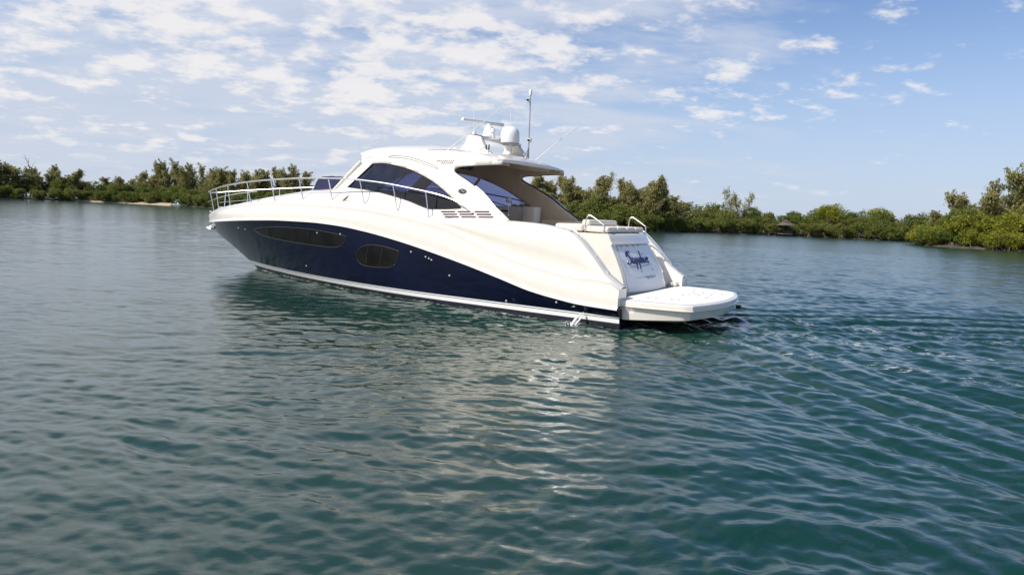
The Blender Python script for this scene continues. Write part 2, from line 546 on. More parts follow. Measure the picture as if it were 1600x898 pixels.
# thin broken line of froth where the hull meets the water
alg = h.m('MULTIPLY', aft_, -1.0)
uu = h.m('POWER', h.m('DIVIDE', h.m('SUBTRACT', alg, 4.0), 10.2, clamp=True), 1.85)
dh = h.m('SUBTRACT', h.m('ABSOLUTE', lat_), h.m('MULTIPLY', 2.12, h.m('SUBTRACT', 1.0, uu)))
near_h = h.m('MULTIPLY', h.m('SUBTRACT', 1.0, h.ramp(dh, 0.03, 0.20)), h.m('MULTIPLY', h.ramp(alg, -0.6, 0.5), h.m('SUBTRACT', 1.0, h.ramp(alg, 13.6, 14.6))))
fr_ = h.noise(OBJ, 9.0, 6, 0.7)
froth = h.m('MULTIPLY', h.ramp(h.m('ADD', fr_, h.m('MULTIPLY', near_h, 0.12)), 0.56, 0.66), near_h)
foam = h.m('MAXIMUM', h.m('MULTIPLY', foamk, 0.6), h.m('MULTIPLY', froth, 0.55), clamp=True)
h.l(h.mix(foam, body, (0.62, 0.66, 0.66)), b.inputs['Base Color'])
b.inputs['IOR'].default_value = 1.68
# ripples too small for the mesh at that range widen the reflection instead (slope spread -> roughness)
lost_ = h.n('ShaderNodeAttribute', attribute_name='unresolved').outputs['Fac']
rgh = h.m('SQRT', h.m('MULTIPLY', lost_, WATER_LR))
h.l(h.m('ADD', h.m('ADD', 0.015, rgh), h.m('MULTIPLY', foam, 0.5), clamp=True), b.inputs['Roughness'])
# finest ripples as bump, weaker with distance from the near water
len_ = h.n('ShaderNodeVectorMath', operation='LENGTH'); h.l(OBJ, len_.inputs[0])
rip = h.m('ADD', h.noise(h.mapping(OBJ, rot=(0, 0, R(12)), sc=(0.7, 1.5, 1)), 5.5, 6, 0.62, 0.4), h.m('MULTIPLY', h.noise(h.mapping(OBJ, rot=(0, 0, R(-15)), sc=(0.6, 1.2, 1)), 1.5, 3, 0.5, 0.3), 1.5))
# and beyond the range of the modelled ripples, the same wave lengths return as bump
far_ = h.m('ADD', h.noise(h.mapping(OBJ, rot=(0, 0, R(8)), sc=(0.55, 1.3, 1)), 1.1, 3, 0.6, 0.6), h.m('MULTIPLY', h.noise(h.mapping(OBJ, rot=(0, 0, R(-20)), sc=(0.5, 1.2, 1)), 0.32, 3, 0.55, 0.5), 2.6))
rip = h.m('ADD', rip, h.m('MULTIPLY', far_, h.m('MULTIPLY', h.m('POWER', lost_, 1.5), WATER_FB)))
bn = h.n('ShaderNodeBump'); bn.inputs['Strength'].default_value = 0.42; bn.inputs['Distance'].default_value = 0.011
h.l(rip, bn.inputs['Height']); h.l(bn.outputs[0], b.inputs['Normal'])
me.materials.append(wm)
water = bpy.data.objects.new('water', me)
COL.objects.link(water)
tag(water, kind='structure')

# ------------------------------------------------------------------ yacht: shape functions (x forward from the transom, y to port, z above the water)
yacht = empty('yacht', (STERN[0], STERN[1], 0), HD)
tag(yacht, 'large white motor yacht with navy blue lower hull, cruising across the calm bay', 'yacht')

XT = 16.93
f_sheer = pchip([(0, .40), (.87, .43), (1.41, .49), (2.05, .59), (2.89, .80), (3.78, 1.02), (4.73, 1.23), (5.73, 1.43), (7.0, 1.63), (8.02, 1.735), (9.11, 1.775), (10.4, 1.765), (11.93, 1.71), (14.13, 1.60), (16.85, 1.44)])
f_crease = pchip([(0, .80), (.12, .86), (.25, .96), (.94, .985), (1.71, 1.08), (2.53, 1.24), (3.4, 1.48), (4.1, 1.71), (4.68, 1.87), (5.3, 1.965), (6.24, 2.09), (7.2, 2.18), (8.22, 2.225), (10.18, 2.24), (12.68, 2.14), (15.27, 1.93), (16.9, 1.66)])
f_top = pchip([(0, .82), (.13, .88), (.34, 1.04), (.64, 1.37), (.93, 1.67), (1.19, 1.87), (1.43, 1.945), (2.05, 2.04), (2.75, 2.07), (4.0, 2.08), (5.0, 2.07), (5.6, 2.10), (6.55, 2.24), (7.7, 2.37), (8.94, 2.40), (10.2, 2.37), (11.58, 2.29), (13.07, 2.20), (14.6, 2.07), (15.83, 1.93), (16.7, 1.80)])


def hb(x, B=2.3, x0=7.0, xs=16.95, p=2.4):
    if x <= x0: return B
    u = min(max((x - x0) / (xs - x0), 0), 1)
    return B * (1 - u ** p)


def row(B, x0, xs, p, zf, n, xa=0.0):
    out = []
    for i in range(n + 1):
        t = i / n
        x = xa + (xs - xa) * (1 - (1 - t) ** 1.25)
        out.append(Vector((x, hb(x, B, x0, xs, p), zf(x))))
    out[-1].y = 0
    return out


NS = 110
zc = lambda c: (lambda x: c)
keel = [Vector((p.x, 0, -0.75 + 0.6 * max(0, (p.x - 9) / 5) ** 2)) for p in row(1, 5, 13.6, 2, zc(0), NS, 0.02)]
r_ch = row(2.02, 3.5, 13.9, 1.75, lambda x: -0.14, NS, 0.02)
r_wl = row(2.12, 4.0, 14.2, 1.85, lambda x: 0.0, NS, 0.02)
r_s0 = row(2.14, 4.2, 14.36, 1.9, lambda x: 0.115, NS, 0.02)
r_s1 = row(2.155, 4.4, 14.62, 1.95, lambda x: 0.245, NS, 0.02)
r_m1 = row(2.20, 5.0, 15.39, 2.05, lambda x: .245 + (f_sheer(x) - .245) * 0.3, NS, 0.02)
r_m2 = row(2.25, 6.0, 16.3, 2.2, lambda x: .245 + (f_sheer(x) - .245) * 0.66, NS, 0.02)
r_sh = row(2.28, 7.0, 16.86, 2.4, lambda x: f_sheer(x), NS, 0.02)
# keep the stem line as traced
def mir(rw): return [Vector((p.x, -p.y, p.z)) for p in rw]


def both(mb, rows_, mi=0):
    mb.grid(rows_, mi=mi); mb.grid([mir(r) for r in rows_], mi=mi, flip=True)
    return mb


hull = MB()
def interp_rows(a, b, n):
    return [[p.lerp(q, k / n) for p, q in zip(a, b)] for k in range(n + 1)]
both(hull, [keel, r_ch], 1)
both(hull, [r_ch, r_wl, r_s0], 1)
both(hull, [r_s1, r_m1, r_m2, r_sh], 0)
# transom plate
tp = [r[0] for r in (keel, r_ch, r_wl, r_s0, r_s1, r_m1, r_m2, r_sh)]
tv = tp + [Vector((p.x, -p.y, p.z)) for p in tp[::-1]]
hull.add(tv, [tuple(range(len(tv)))], 0)
HULL = hull.build('hull', [M['navy'], M['anti']], yacht, auto=40)
HULL['label'] = 'navy blue lower hull'

# double white boot stripe, a thin dark line between its two bands
def band(name, ra, rb, t0, t1, out, m, parent):
    mb = MB()
    a = [p.lerp(q, t0) + Vector((0, out if p.y > 0.02 else 0, 0)) for p, q in zip(ra, rb)]
    b_ = [p.lerp(q, t1) + Vector((0, out if p.y > 0.02 else 0, 0)) for p, q in zip(ra, rb)]
    a2 = [p.lerp(q, t0) for p, q in zip(ra, rb)]; b2 = [p.lerp(q, t1) for p, q in zip(ra, rb)]
    both(mb, [a2, a, b_, b2])
    return mb.build(name, m, parent, auto=40)
band('boot_stripe', r_s0, r_s1, 0.0, 0.68, 0.008, M['white'], HULL)
band('stripe_gap', r_s0, r_s1, 0.68, 0.80, 0.002, M['navy'], HULL)
band('boot_stripe', r_s0, r_s1, 0.80, 1.0, 0.008, M['white'], HULL)

# white upper hull
r_rb = [p + Vector((0, 0.035 if p.y > .02 else 0, 0.0)) for p in r_sh]
r_rb[-1] = r_sh[-1] + Vector((0.03, 0, 0))
r_rt = [p + Vector((0, 0, 0.045)) for p in r_rb]
r_ri = [p + Vector((0, 0, 0.075)) for p in r_sh]
rail_ = MB()
both(rail_, [[p + Vector((0, 0, -.012)) for p in r_sh], r_rb, r_rt, r_ri])
rail_.build('rub_rail', M['gel'], HULL, auto=60)

def urow(t, bul):
    out = []
    for i in range(NS + 1):
        a = r_ri[i]
        x = a.x
        z0, z1 = a.z, max(f_crease(x), a.z + .03)
        y0, y1 = a.y, hb(x, 2.235, 7.0, 16.93, 2.3)
        out.append(Vector((x, y0 + (y1 - y0) * t + bul * (1 if a.y > .05 else 0) * min(1, (XT - x) / 2), z0 + (z1 - z0) * t)))
    out[-1].y = 0
    return out
def trow(t, bul=0.0, yin=0.0):
    out = []
    for i in range(NS + 1):
        x = r_ri[i].x
        z0 = max(f_crease(x), r_ri[i].z + .03); z1 = max(f_top(x), z0 + 0.02)
        ya = hb(x, 2.235, 7.0, 16.93, 2.3)
        w_ = min(max((x - 4.2) / 2.4, 0), 1); w_ = w_ * w_ * (3 - 2 * w_)
        yb = (2.13) * (1 - w_) + (hb(x) * 0.86) * w_ if x < 7 else hb(x, 2.3 * .86, 7, 16.93, 2.3)
        y = ya + (yb - ya) * t + bul * (1 - w_) * min(1, x / 1.0)
        out.append(Vector((x - 0.12 * t * max(0, (x - 15.5) / 1.4), max(y - yin, 0), z0 + (z1 - z0) * (t ** (1.0 - 0.35 * w_)))))
    out[-1].y = 0
    return out
up_ = MB()
urows = [urow(0, 0), urow(.25, .02), urow(.5, .03), urow(.75, .02), urow(.92, .022), urow(1, .03)]
trows = [trow(.012, .0), trow(.04, -.05), trow(.15, -.055), trow(.4, .01), trow(.65, .04), trow(.86, .03), trow(1, 0)]
both(up_, urows + trows)
# end cap behind, beside the platform
cap = [r[0] for r in urows + trows]
cap_in = [Vector((p.x, 1.86, p.z)) for p in cap]
up_.grid([cap, cap_in]); up_.grid([mir(cap), mir(cap_in)], flip=True)
UP = up_.build('upper_hull', M['gel'], yacht, auto=50)
TOP = trows[-1]

# rolled coaming and inner wall along the cockpit
def topy(x):
    for a, b_ in zip(TOP[:-1], TOP[1:]):
        if a.x <= x <= b_.x:
            t = (x - a.x) / max(b_.x - a.x, 1e-6); return a.lerp(b_, t)
    return TOP[-1].copy()
cm = MB()
for sg in (1, -1):
    rs = []
    for i in range(46):
        x = 0.02 + i * 0.075
        p = topy(x)
        fl = 0.55 if x < 1.0 else 1.2
        rs.append([(x, sg * p.y, p.z), (x, sg * (p.y - .05), p.z + .022), (x, sg * (p.y - .16), p.z + .03), (x, sg * (p.y - .26), p.z + .012), (x, sg * (p.y - .285), p.z - .04), (x, sg * (p.y - .30), min(fl, p.z - .05))])
    cm.grid(rs, flip=sg < 0)
cm.build('coaming', M['gel'], yacht, auto=60)

# decks: side decks beside the house, foredeck with its crown
f_crown = pchip([(7.0, 2.80), (9, 2.79), (10.0, 2.74), (10.6, 2.70), (11.34, 2.62), (12.5, 2.48), (13.63, 2.30), (15, 2.09), (16.5, 1.86), (16.9, 1.76)])


def yh(x, z_):
    b_ = 1.9 if x < 6.5 else 1.9 - 0.55 * ((x - 6.5) / 4) ** 1.6
    return b_ - 0.25 * (max(z_, 2) - 2.1)


f_base = pchip([(2.7, 2.04), (3.5, 2.065), (4.4, 2.085), (5.3, 2.15), (5.62, 2.25), (6.16, 2.42), (7.25, 2.61), (8.32, 2.70), (8.95, 2.72), (9.4, 2.74)])
dk = MB()
rs = []
xs_ = np.linspace(2.7, 9.0, 70)
for x in xs_:
    p = topy(x); zb = f_base(x); yb = yh(x, zb)
    rs.append([Vector((x, p.y + (yb - p.y) * t, p.z + (zb - p.z) * (0.15 * t + 0.85 * t ** 2.4))) for t in (0, .15, .3, .45, .6, .75, .88, 1, 1.08)])
dk.grid(rs); dk.grid([[Vector((p.x, -p.y, p.z)) for p in r] for r in rs], flip=True)
rs = []
for x in np.linspace(8.2, 16.8, 90):
    p = topy(x); w_ = min(max((x - 9) / 6, 0), 1)
    pw = 4.2 * (1 - w_) + 2.0 * w_
    zc_ = max(f_crown(x), p.z + .01) - (0.03 if x < 9 else 0)
    rs.append([Vector((p.x, p.y * u, p.z + (zc_ - p.z) * (1 - abs(u) ** pw))) for u in np.linspace(-1, 1, 33)])
dk.grid(rs)
DECK = dk.build('deck', M['gel'], yacht, auto=50)

# foredeck hatches and cleats
for hx in (11.8, 13.5):
    b_ = MB(); zt = f_crown(hx)
    b_.box(hx - .26, hx + .26, -.27, .27, zt - .10, zt + .03, bev=.02)
    b_.build('deck_hatch', M['port'], yacht)
for (x, sg) in ((12.35, 1), (12.35, -1), (7.2, 1), (7.2, -1), (15.6, 1), (15.6, -1)):
    p = topy(x); b_ = MB(); y = (p.y - .13) * sg; zt = p.z + .03
    b_.tube([(x - .13, y, zt + .04), (x + .13, y, zt + .04)], .014, 8)
    b_.tube([(x - .05, y, zt - .03), (x - .05, y, zt + .04)], .012, 6); b_.tube([(x + .05, y, zt - .03), (x + .05, y, zt + .04)], .012, 6)
    b_.build('cleat', M['steel'], yacht)

# ------------------------------------------------------------------ hardtop and its side panels
f_sho = pchip([(3.3, 3.47), (3.8, 3.53), (4.5, 3.61), (5.5, 3.68), (6.5, 3.69), (7.4, 3.64), (8.02, 3.50)])
f_roof = pchip([(3.3, 3.44), (3.42, 3.52), (3.6, 3.63), (3.85, 3.71), (4.3, 3.77), (5.0, 3.86), (5.78, 3.93), (6.3, 3.965), (7.11, 3.98), (7.9, 3.95), (8.4, 3.86), (8.75, 3.72), (8.95, 3.58)])
XR0, XR1 = 3.42, 8.02


def F3(sg, off=0.0):
    return lambda x, z_: Vector((x, sg * (yh(x, z_) + off), z_))


front = spl([(2.89, 2.06), (3.12, 2.23), (3.47, 2.46), (3.80, 2.70), (4.25, 2.955), (4.60, 3.12)], 5)
notch = spl([(4.60, 3.12), (4.74, 3.20), (4.76, 3.27), (4.64, 3.325), (4.23, 3.355), (3.8, 3.375), (XR0, 3.385)], 5)
sho = [Vector((x, f_sho(x))) for x in np.linspace(XR0, XR1, 40)]
pil = [Vector(p) for p in ((8.10, 3.42), (8.55, 3.08), (8.97, 2.71))]
base = [Vector((x, f_base(x) - .03)) for x in np.linspace(8.8, 2.95, 34)]
Vec2 = lambda L: [Vector((p[0], p[1])) for p in L]
outline = Vec2(front[:-1]) + Vec2(notch) + sho + pil + base
gtop = spl([(7.56, 3.40), (7.2, 3.41), (6.87, 3.38), (6.18, 3.25), (5.5, 3.01), (5.04, 2.78), (4.54, 2.47), (4.34, 2.32)], 5)
gbot = spl([(4.34, 2.32), (4.8, 2.285), (5.32, 2.27)], 3)[:-1] + spl([(5.32, 2.27), (5.62, 2.34), (6.16, 2.48), (7.25, 2.67), (8.42, 2.765)], 5)
gout = Vec2(gtop[:-1]) + Vec2(gbot)
top_ = MB()
for sg in (1, -1):
    v, f = panel(outline, [gout], 0.11, F3(sg))
    top_.add(v, f)
rows_ = []
for i in range(47):
    s_ = i / 46
    xs0 = XR0 + (XR1 - XR0) * s_
    rw = []
    for u in np.linspace(-1, 1, 41):
        xe = XR1 + 0.92 * (1 - abs(u) ** 2.3)
        x0_ = XR0 - 0.05 * (1 - abs(u) ** 2)
        x = x0_ + (xe - x0_) * (s_ ** 1.0)
        ysd = yh(xs0, f_sho(xs0))
        zs_ = f_sho(xs0)
        zc_ = max(f_roof(x), zs_ - .02)
        if s_ > .93: pass
        z_ = zs_ + (zc_ - zs_) * (1 - abs(u) ** 2.6) ** 0.62
        rw.append(Vector((x, u * ysd, z_)))
    rows_.append(rw)
top_.grid(rows_)
HT = top_.build('hardtop', [M['gel'], M['beige']], yacht, auto=None, recalc=False)
bm = bmesh.new(); bm.from_mesh(HT.data)
bmesh.ops.remove_doubles(bm, verts=bm.verts, dist=0.02)
bmesh.ops.recalc_face_normals(bm, faces=bm.faces)
# normals must point out of the house
f0 = max(bm.faces, key=lambda f: f.calc_center_median().z)
if f0.normal.z < 0: bmesh.ops.reverse_faces(bm, faces=bm.faces)
bm.to_mesh(HT.data); bm.free()
so_ = HT.modifiers.new('shell', 'SOLIDIFY')
so_.thickness = 0.065; so_.offset = -1; so_.material_offset = 1; so_.material_offset_rim = 0
HT.data.set_sharp_from_angle(angle=R(55))

# tinted side windows with their mullion and gasket
for sg in (1, -1):
    v, f = panel(gout, [], 0.2, F3(sg, -0.028))
    wv = MB().add(v, f).build('side_window', M['glass'], yacht)
    mb = MB()
    ring = [F3(sg, -0.012)(p[0], p[1]) for p in gout]
    mb.tube(ring, 0.016, 6, closed=True)
    mb.build('window_gasket', M['black'], wv)
    mb = MB()
    pts = [F3(sg, -0.045)(a, b_) for a, b_ in ((6.22, 3.22), (6.40, 3.05), (6.62, 2.86), (6.9, 2.63))]
    mb.tube(pts, 0.045 if sg < 0 else 0.015, 6)
    mb.build('window_mullion', M['beige'] if sg < 0 else M['black'], wv)
    mb = MB()
    a_ = [F3(sg, -0.04)(a, b_) for a, b_ in ((8.0, 2.90), (7.2, 2.83), (6.2, 2.66), (5.2, 2.44), (4.55, 2.38))]
    mb.tube(spl(a_, 4), 0.012, 6)
    mb.build('window_channel', M['black'], wv)

# black gasket along the open edges of the hardtop
mb = MB()
edge = [F3(1, -.03)(p[0], p[1]) for p in front[3:-1]] + [F3(1, -.03)(p[0], p[1]) for p in notch]
back_e = [Vector((XR0 - .05 * (1 - (u) ** 2) - .005, u * yh(XR0, 3.4), f_sho(XR0) - 0.09 + (f_roof(XR0 - .05) - f_sho(XR0)) * .5)) for u in np.linspace(1, -1, 15)]
edge_s = [Vector((p.x, -p.y, p.z)) for p in edge[::-1]]
mb.tube(edge[8:], 0.014, 6)
mb.build('edge_gasket', M['black'], HT)
mb = MB()
mb.tube(edge_s, 0.028, 6)
mb.build('edge_gasket', M['black'], HT)

# windscreen
wsr = []
for k in range(9):
    t = k / 8
    rw = []
    for u in np.linspace(-1, 1, 25):
        bx = 8.85 + 1.05 * (1 - abs(u) ** 2.3); tx = 7.98 + 0.88 * (1 - abs(u) ** 2.3)
        bz = 2.70 + .05 * (1 - u * u); tz = 3.46 + 0.09 * (1 - u * u)
        yb_, yt_ = 1.47, 1.45
        rw.append(Vector((bx + (tx - bx) * t, u * (yb_ + (yt_ - yb_) * t), bz + (tz - bz) * t + .04 * math.sin(t * math.pi))))
    wsr.append(rw)
WS = MB().grid(wsr).build('windscreen', M['glass'], yacht)
for sg in (1, -1):
    mb = MB()
    mb.tube([(9.0, sg * 1.48, 2.68), (8.5, sg * 1.475, 3.09), (8.02, sg * 1.455, 3.47)], [.055, .05, .05], 8)
    mb.build('windscreen_pillar', M['gel'], yacht)
mb = MB(); mb.tube([wsr[k][12] + Vector((.01, 0, .01)) for k in range(9)], .025, 6)
mb.build('windscreen_mullion', M['gel'], WS)
for yy in (0.5, -0.5):
    mb = MB(); mb.tube([(9.75, yy, 2.80), (9.45, yy * 1.3, 3.06), (9.1, yy * 1.1, 3.42)], .012, 6)
    mb.build('wiper', M['black'], WS)

# roof details: skylight outline, styling line, faint model-script mark, handrail
mb = MB()
def onroof(x, u):
    ysd = yh(min(x, 8), f_sho(x)); zs_ = f_sho(x); zc_ = f_roof(x)
    return Vector((x, u * ysd, zs_ + (zc_ - zs_) * (1 - abs(u) ** 2.6) ** .62 + .004))
for sg in (1, -1):
    mb = MB()
    ln = spl([onroof(x, sg * u) for x, u in ((5.75, .965), (5.55, .93), (5.2, .88), (4.7, .84), (4.3, .86), (4.0, .91), (3.75, .97))], 5)
    mb.tube(ln, .007, 5)
    mb.build('styling_line', M['grey'], HT)
    mb = MB()
    ln = spl([F3(sg, .006)(x, z_) for x, z_ in ((6.95, 3.60), (6.7, 3.61), (6.2, 3.56), (5.7, 3.44), (5.35, 3.33), (5.3, 3.28), (5.5, 3.33), (6.1, 3.49), (6.6, 3.56), (6.95, 3.57))], 5, True)
    mb.tube(ln, .007, 5, closed=True)
    mb.build('vent_recess', M['grey'], HT)
    mb = MB()
    mb.tube(spl([F3(sg, .03)(x, z_) for x, z_ in ((4.02, 2.86), (3.75, 2.70), (3.4, 2.42), (3.22, 2.26))], 5), .014, 8)
    mb.build('grab_rail', M['steel'], HT)
    # round-ish badge on the side wing
    mb = MB()
    ring = []
    for k in range(24):
        a = k / 24 * 2 * math.pi
        ring.append((4.40 + .125 * math.cos(a) + .02 * math.sin(a), 2.735 + .062 * math.sin(a)))
    v, f = panel(Vec2(ring), [], .2, F3(sg, .008)); mb.add(v, f)
    bd = mb.build('badge', M['black'], HT)
    mb = MB()
    mb.tube(spl([F3(sg, .014)(x, z_) for x, z_ in ((4.49, 2.735), (4.44, 2.77), (4.38, 2.735), (4.34, 2.71), (4.30, 2.75))], 4), .010, 5)
    mb.tube([F3(sg, .014)(4.46, 2.70), F3(sg, .014)(4.32, 2.77)], .007, 5)
    mb.build('badge_emblem', M['gold'], bd)
    # engine-room air intake: three rows of dark slots on the foot of the wing
    vt = empty('air_intake'); vt.parent = yacht
    for r_i in range(3):
        for c_i in range(3):
            x0 = 4.92 - c_i * 0.49 - r_i * 0.07; w_ = .41; z0 = 2.245 - r_i * .062
            def sl_(a, b_):
                return F3(sg, .02)(a, b_)
            zof = lambda x: z0 + (4.9 - x) * 0.035
            q = [(x0, zof(x0)), (x0 - w_, zof(x0 - w_)), (x0 - w_, zof(x0 - w_) - .03), (x0, zof(x0) - .03)]
            yv = 0.014
            mb = MB()
            a = [F3(sg, yv)(*p) for p in q]; b_ = [p + Vector((0, -sg * .05, 0)) for p in a]
            mb.add(a + b_, [(0, 1, 2, 3), (7, 6, 5, 4), (0, 4, 5, 1), (1, 5, 6, 2), (2, 6, 7, 3), (3, 7, 4, 0)])
            mb.build('slot', M['slot'], vt)

def stroke_text(txt, size, font_off, name, m, parent, fn, shear=.3, xs=1.0, align='CENTER'):
    cu_ = bpy.data.curves.new(name, 'FONT'); cu_.body = txt; cu_.size = size; cu_.shear = shear
    cu_.align_x = align; cu_.offset = font_off; cu_.resolution_u = 3
    to = bpy.data.objects.new(name, cu_); COL.objects.link(to)
    dg = bpy.context.evaluated_depsgraph_get()
    me_ = bpy.data.meshes.new_from_object(to.evaluated_get(dg))
    COL.objects.unlink(to); bpy.data.objects.remove(to)
    for v in me_.vertices: v.co = fn(v.co.x * xs, v.co.y)
    me_.materials.clear(); me_.materials.append(m)
    o = bpy.data.objects.new(name, me_); COL.objects.link(o); o.parent = parent
    return o
# small grey model script on the roof side (illegible in the photo: drawn as two short scribbles)
for sg in (1, -1):
    mb = MB()
    def wav(x0, x1, z0, n_):
        return [F3(sg, .008)(x0 + (x1 - x0) * i / n_, z0 + (.016 if i % 2 else -.016) + .004 * math.sin(i * 2.3)) for i in range(n_ + 1)]
    mb.tube(wav(5.35, 4.82, 3.47, 17), .006, 5); mb.tube(wav(5.2, 4.85, 3.42, 11), .006, 5)
    mb.build('script_mark', M['ink2'], HT)

# ------------------------------------------------------------------ radar arch
ARX = 1.0
arch = MB()
finp = spl([(5.10, 3.72), (5.02, 3.86), (4.94, 3.98), (4.91, 4.15)], 4) + spl([(4.86, 4.175), (4.68, 4.16), (4.50, 4.13)], 3) + spl([(4.46, 4.08), (4.38, 3.96), (4.22, 3.78), (3.98, 3.66), (3.66, 3.52), (3.6, 3.40)], 4)
finp = [(p[0], p[1]) for p in finp] + [(4.4, 3.45), (5.1, 3.6)]
for sg in (1, -1):
    n_ = len(finp)
    lay = []
    for off, ins in ((.07, .035), (.05, .0), (-.05, .0), (-.07, .035)):
        c_ = (4.6, 3.8)
        lay.append([Vector((p[0] + (c_[0] - p[0]) * ins * 1.2, sg * (ARX + off - max(0, p[1] - 3.6) * .22), p[1] + (c_[1] - p[1]) * ins * 1.2)) for p in finp])
    arch.grid(lay, closed=True)
    arch.add(lay[0], [tuple(range(n_))]); arch.add(lay[-1], [tuple(range(n_))[::-1]])
# bridge plate across
br = []
for y in np.linspace(-.92, .92, 13):
    zt = 4.17 + .03 * (1 - (y / .92) ** 2)
    br.append([Vector(p) for p in ((4.92, y, zt - .07), (4.88, y, zt), (4.65, y, zt + .01), (4.45, y, zt - .03), (4.42, y, zt - .09), (4.65, y, zt - .10))])
arch.grid(br, closed=True)
ARCH = arch.build('radar_arch', M['gel'], yacht, auto=45)
mb = MB()
for dx in (0, .08):
    mb.tube([(4.12 + dx, 1.10, 3.90), (4.12 + dx, 1.10, 3.78)], .018, 6)
mb.build('horn', M['black'], ARCH)
# open-array radar
RD = empty('radar'); RD.parent = yacht
mb = MB(); mb.lathe([(0, 0), (.17, 0), (.18, .04), (.15, .10), (.13, .20), (.10, .27), (.06, .29), (.06, .34), (0, .34)], (4.78, .15, 4.2), 20)
mb.build('radar_pedestal', M['white'], RD)
mb = MB(); a = R(4)
mb.box(-.66, .66, -.055, .055, 0, .085, bev=.025)
o = mb.build('radar_bar', M['white'], RD); o.location = (4.97, .16, 4.55); o.rotation_euler = (0, 0, R(70))
mb = MB(); mb.lathe([(0, 0), (.12, 0), (.12, .05), (.09, .09), (0, .10)], (4.55, -.25, 4.21), 16); mb.build('gps_puck', M['white'], RD)
mb = MB(); mb.lathe([(0, 0), (.055, 0), (.06, .04), (.045, .09), (0, .10)], (4.52, .35, 4.30), 12); mb.tube([(4.52, .35, 4.15), (4.52, .35, 4.31)], .02, 6); mb.build('gps_puck', M['white'], RD)
mb = MB(); mb.box(4.60, 4.80, -.55, -.35, 4.30, 4.36, bev=.01); mb.tube([(4.7, -.45, 4.15), (4.7, -.45, 4.31)], .03, 8); mb.lathe([(0, 0), (.07, 0), (.07, .1), (0, .14)], (4.72, -.45, 4.36), 12); mb.build('camera_pod', M['white'], RD)
mb = MB(); mb.lathe([(0, -.01), (.05, -.01), (.06, .03), (.05, .08), (0, .08)], (5.05, .35, 4.28), 12, axis='X'); mb.tube([(5.0, .35, 4.15), (5.05, .35, 4.27)], .02, 6); mb.build('searchlight', M['white'], RD)
# satellite dome
mb = MB(); mb.lathe([(0, 3.78), (.07, 3.78), (.06, 3.85), (.05, 3.99), (.06, 4.02)], (4.22, 0, 0), 16)
SD = mb.build('satellite_dome', M['white'], yacht)
mb = MB(); mb.lathe([(0, 4.005), (.17, 4.005), (.225, 4.03), (.24, 4.06)] , (4.22, 0, 0), 32); mb.build('dome_base', M['grey'], SD)
mb = MB(); mb.lathe([(.24, 4.06), (.247, 4.10), (.247, 4.24), (.24, 4.32), (.215, 4.39), (.17, 4.445), (.10, 4.475), (0, 4.487)], (4.22, 0, 0), 32); mb.build('dome_cover', M['white'], SD)
# antennas and light mast
def whip(name, a, b_, r0, r1, m=M['white'], base=None):
    mb = MB(); a = Vector(a); b_ = Vector(b_)
    mb.tube([a, a.lerp(b_, .4), b_], [r0, (r0 + r1) / 2, r1], 7)
    return mb.build(name, m, yacht)
whip('antenna', (5.55, 1.33, 3.54), (3.48, 1.33, 4.83), .016, .006)
whip('antenna', (4.15, -1.18, 3.70), (2.89, -1.2, 4.63), .014, .006)
whip('antenna', (4.24, -.12, 4.0), (4.32, -.12, 4.97), .010, .004)
whip('antenna', (5.22, .2, 4.25), (5.26, .2, 5.02), .008, .003)
mb = MB(); mb.lathe([(0, 0), (.045, 0), (.04, .06), (.02, .09), (0, .09)], (5.57, 1.33, 3.50), 10); mb.build('antenna_base', M['black'], yacht)
mb = MB()
mb.tube([(3.82, -.3, 3.55), (3.845, -.3, 5.30)], [.020, .016], 8)
mb.tube([(3.82, -.3, 3.95), (3.98, -.42, 3.58)], .010, 6); mb.tube([(3.82, -.3, 3.95), (3.98, -.18, 3.58)], .010, 6)
LM = mb.build('light_mast', M['grey'], yacht)
mb = MB(); mb.lathe([(0, 5.29), (.035, 5.29), (.042, 5.33), (.042, 5.40), (.03, 5.44), (0, 5.45)], (3.845, -.3, 0), 12); mb.build('mast_light', M['white'], LM)
for z0, dx in ((5.12, .03), (4.10, -.05)):
    mb = MB(); mb.lathe([(0, 0), (.055, 0), (.055, .10), (0, .10)], (3.84 + dx, -.27, z0), 12); lt = mb.build('mast_light', M['white'], LM)
    mb = MB(); mb.lathe([(0, 0), (.035, 0), (.035, .012), (0, .012)], (3.84 + dx, -.27 + .05, z0 + .05), 10, axis='Y'); mb.build('lens', M['black'], lt)
mb = MB(); mb.lathe([(0, 0), (.09, 0), (.10, .04), (.07, .10), (0, .12)], (5.33, .85, 3.76), 14); mb.build('gps_dome', M['white'], yacht)

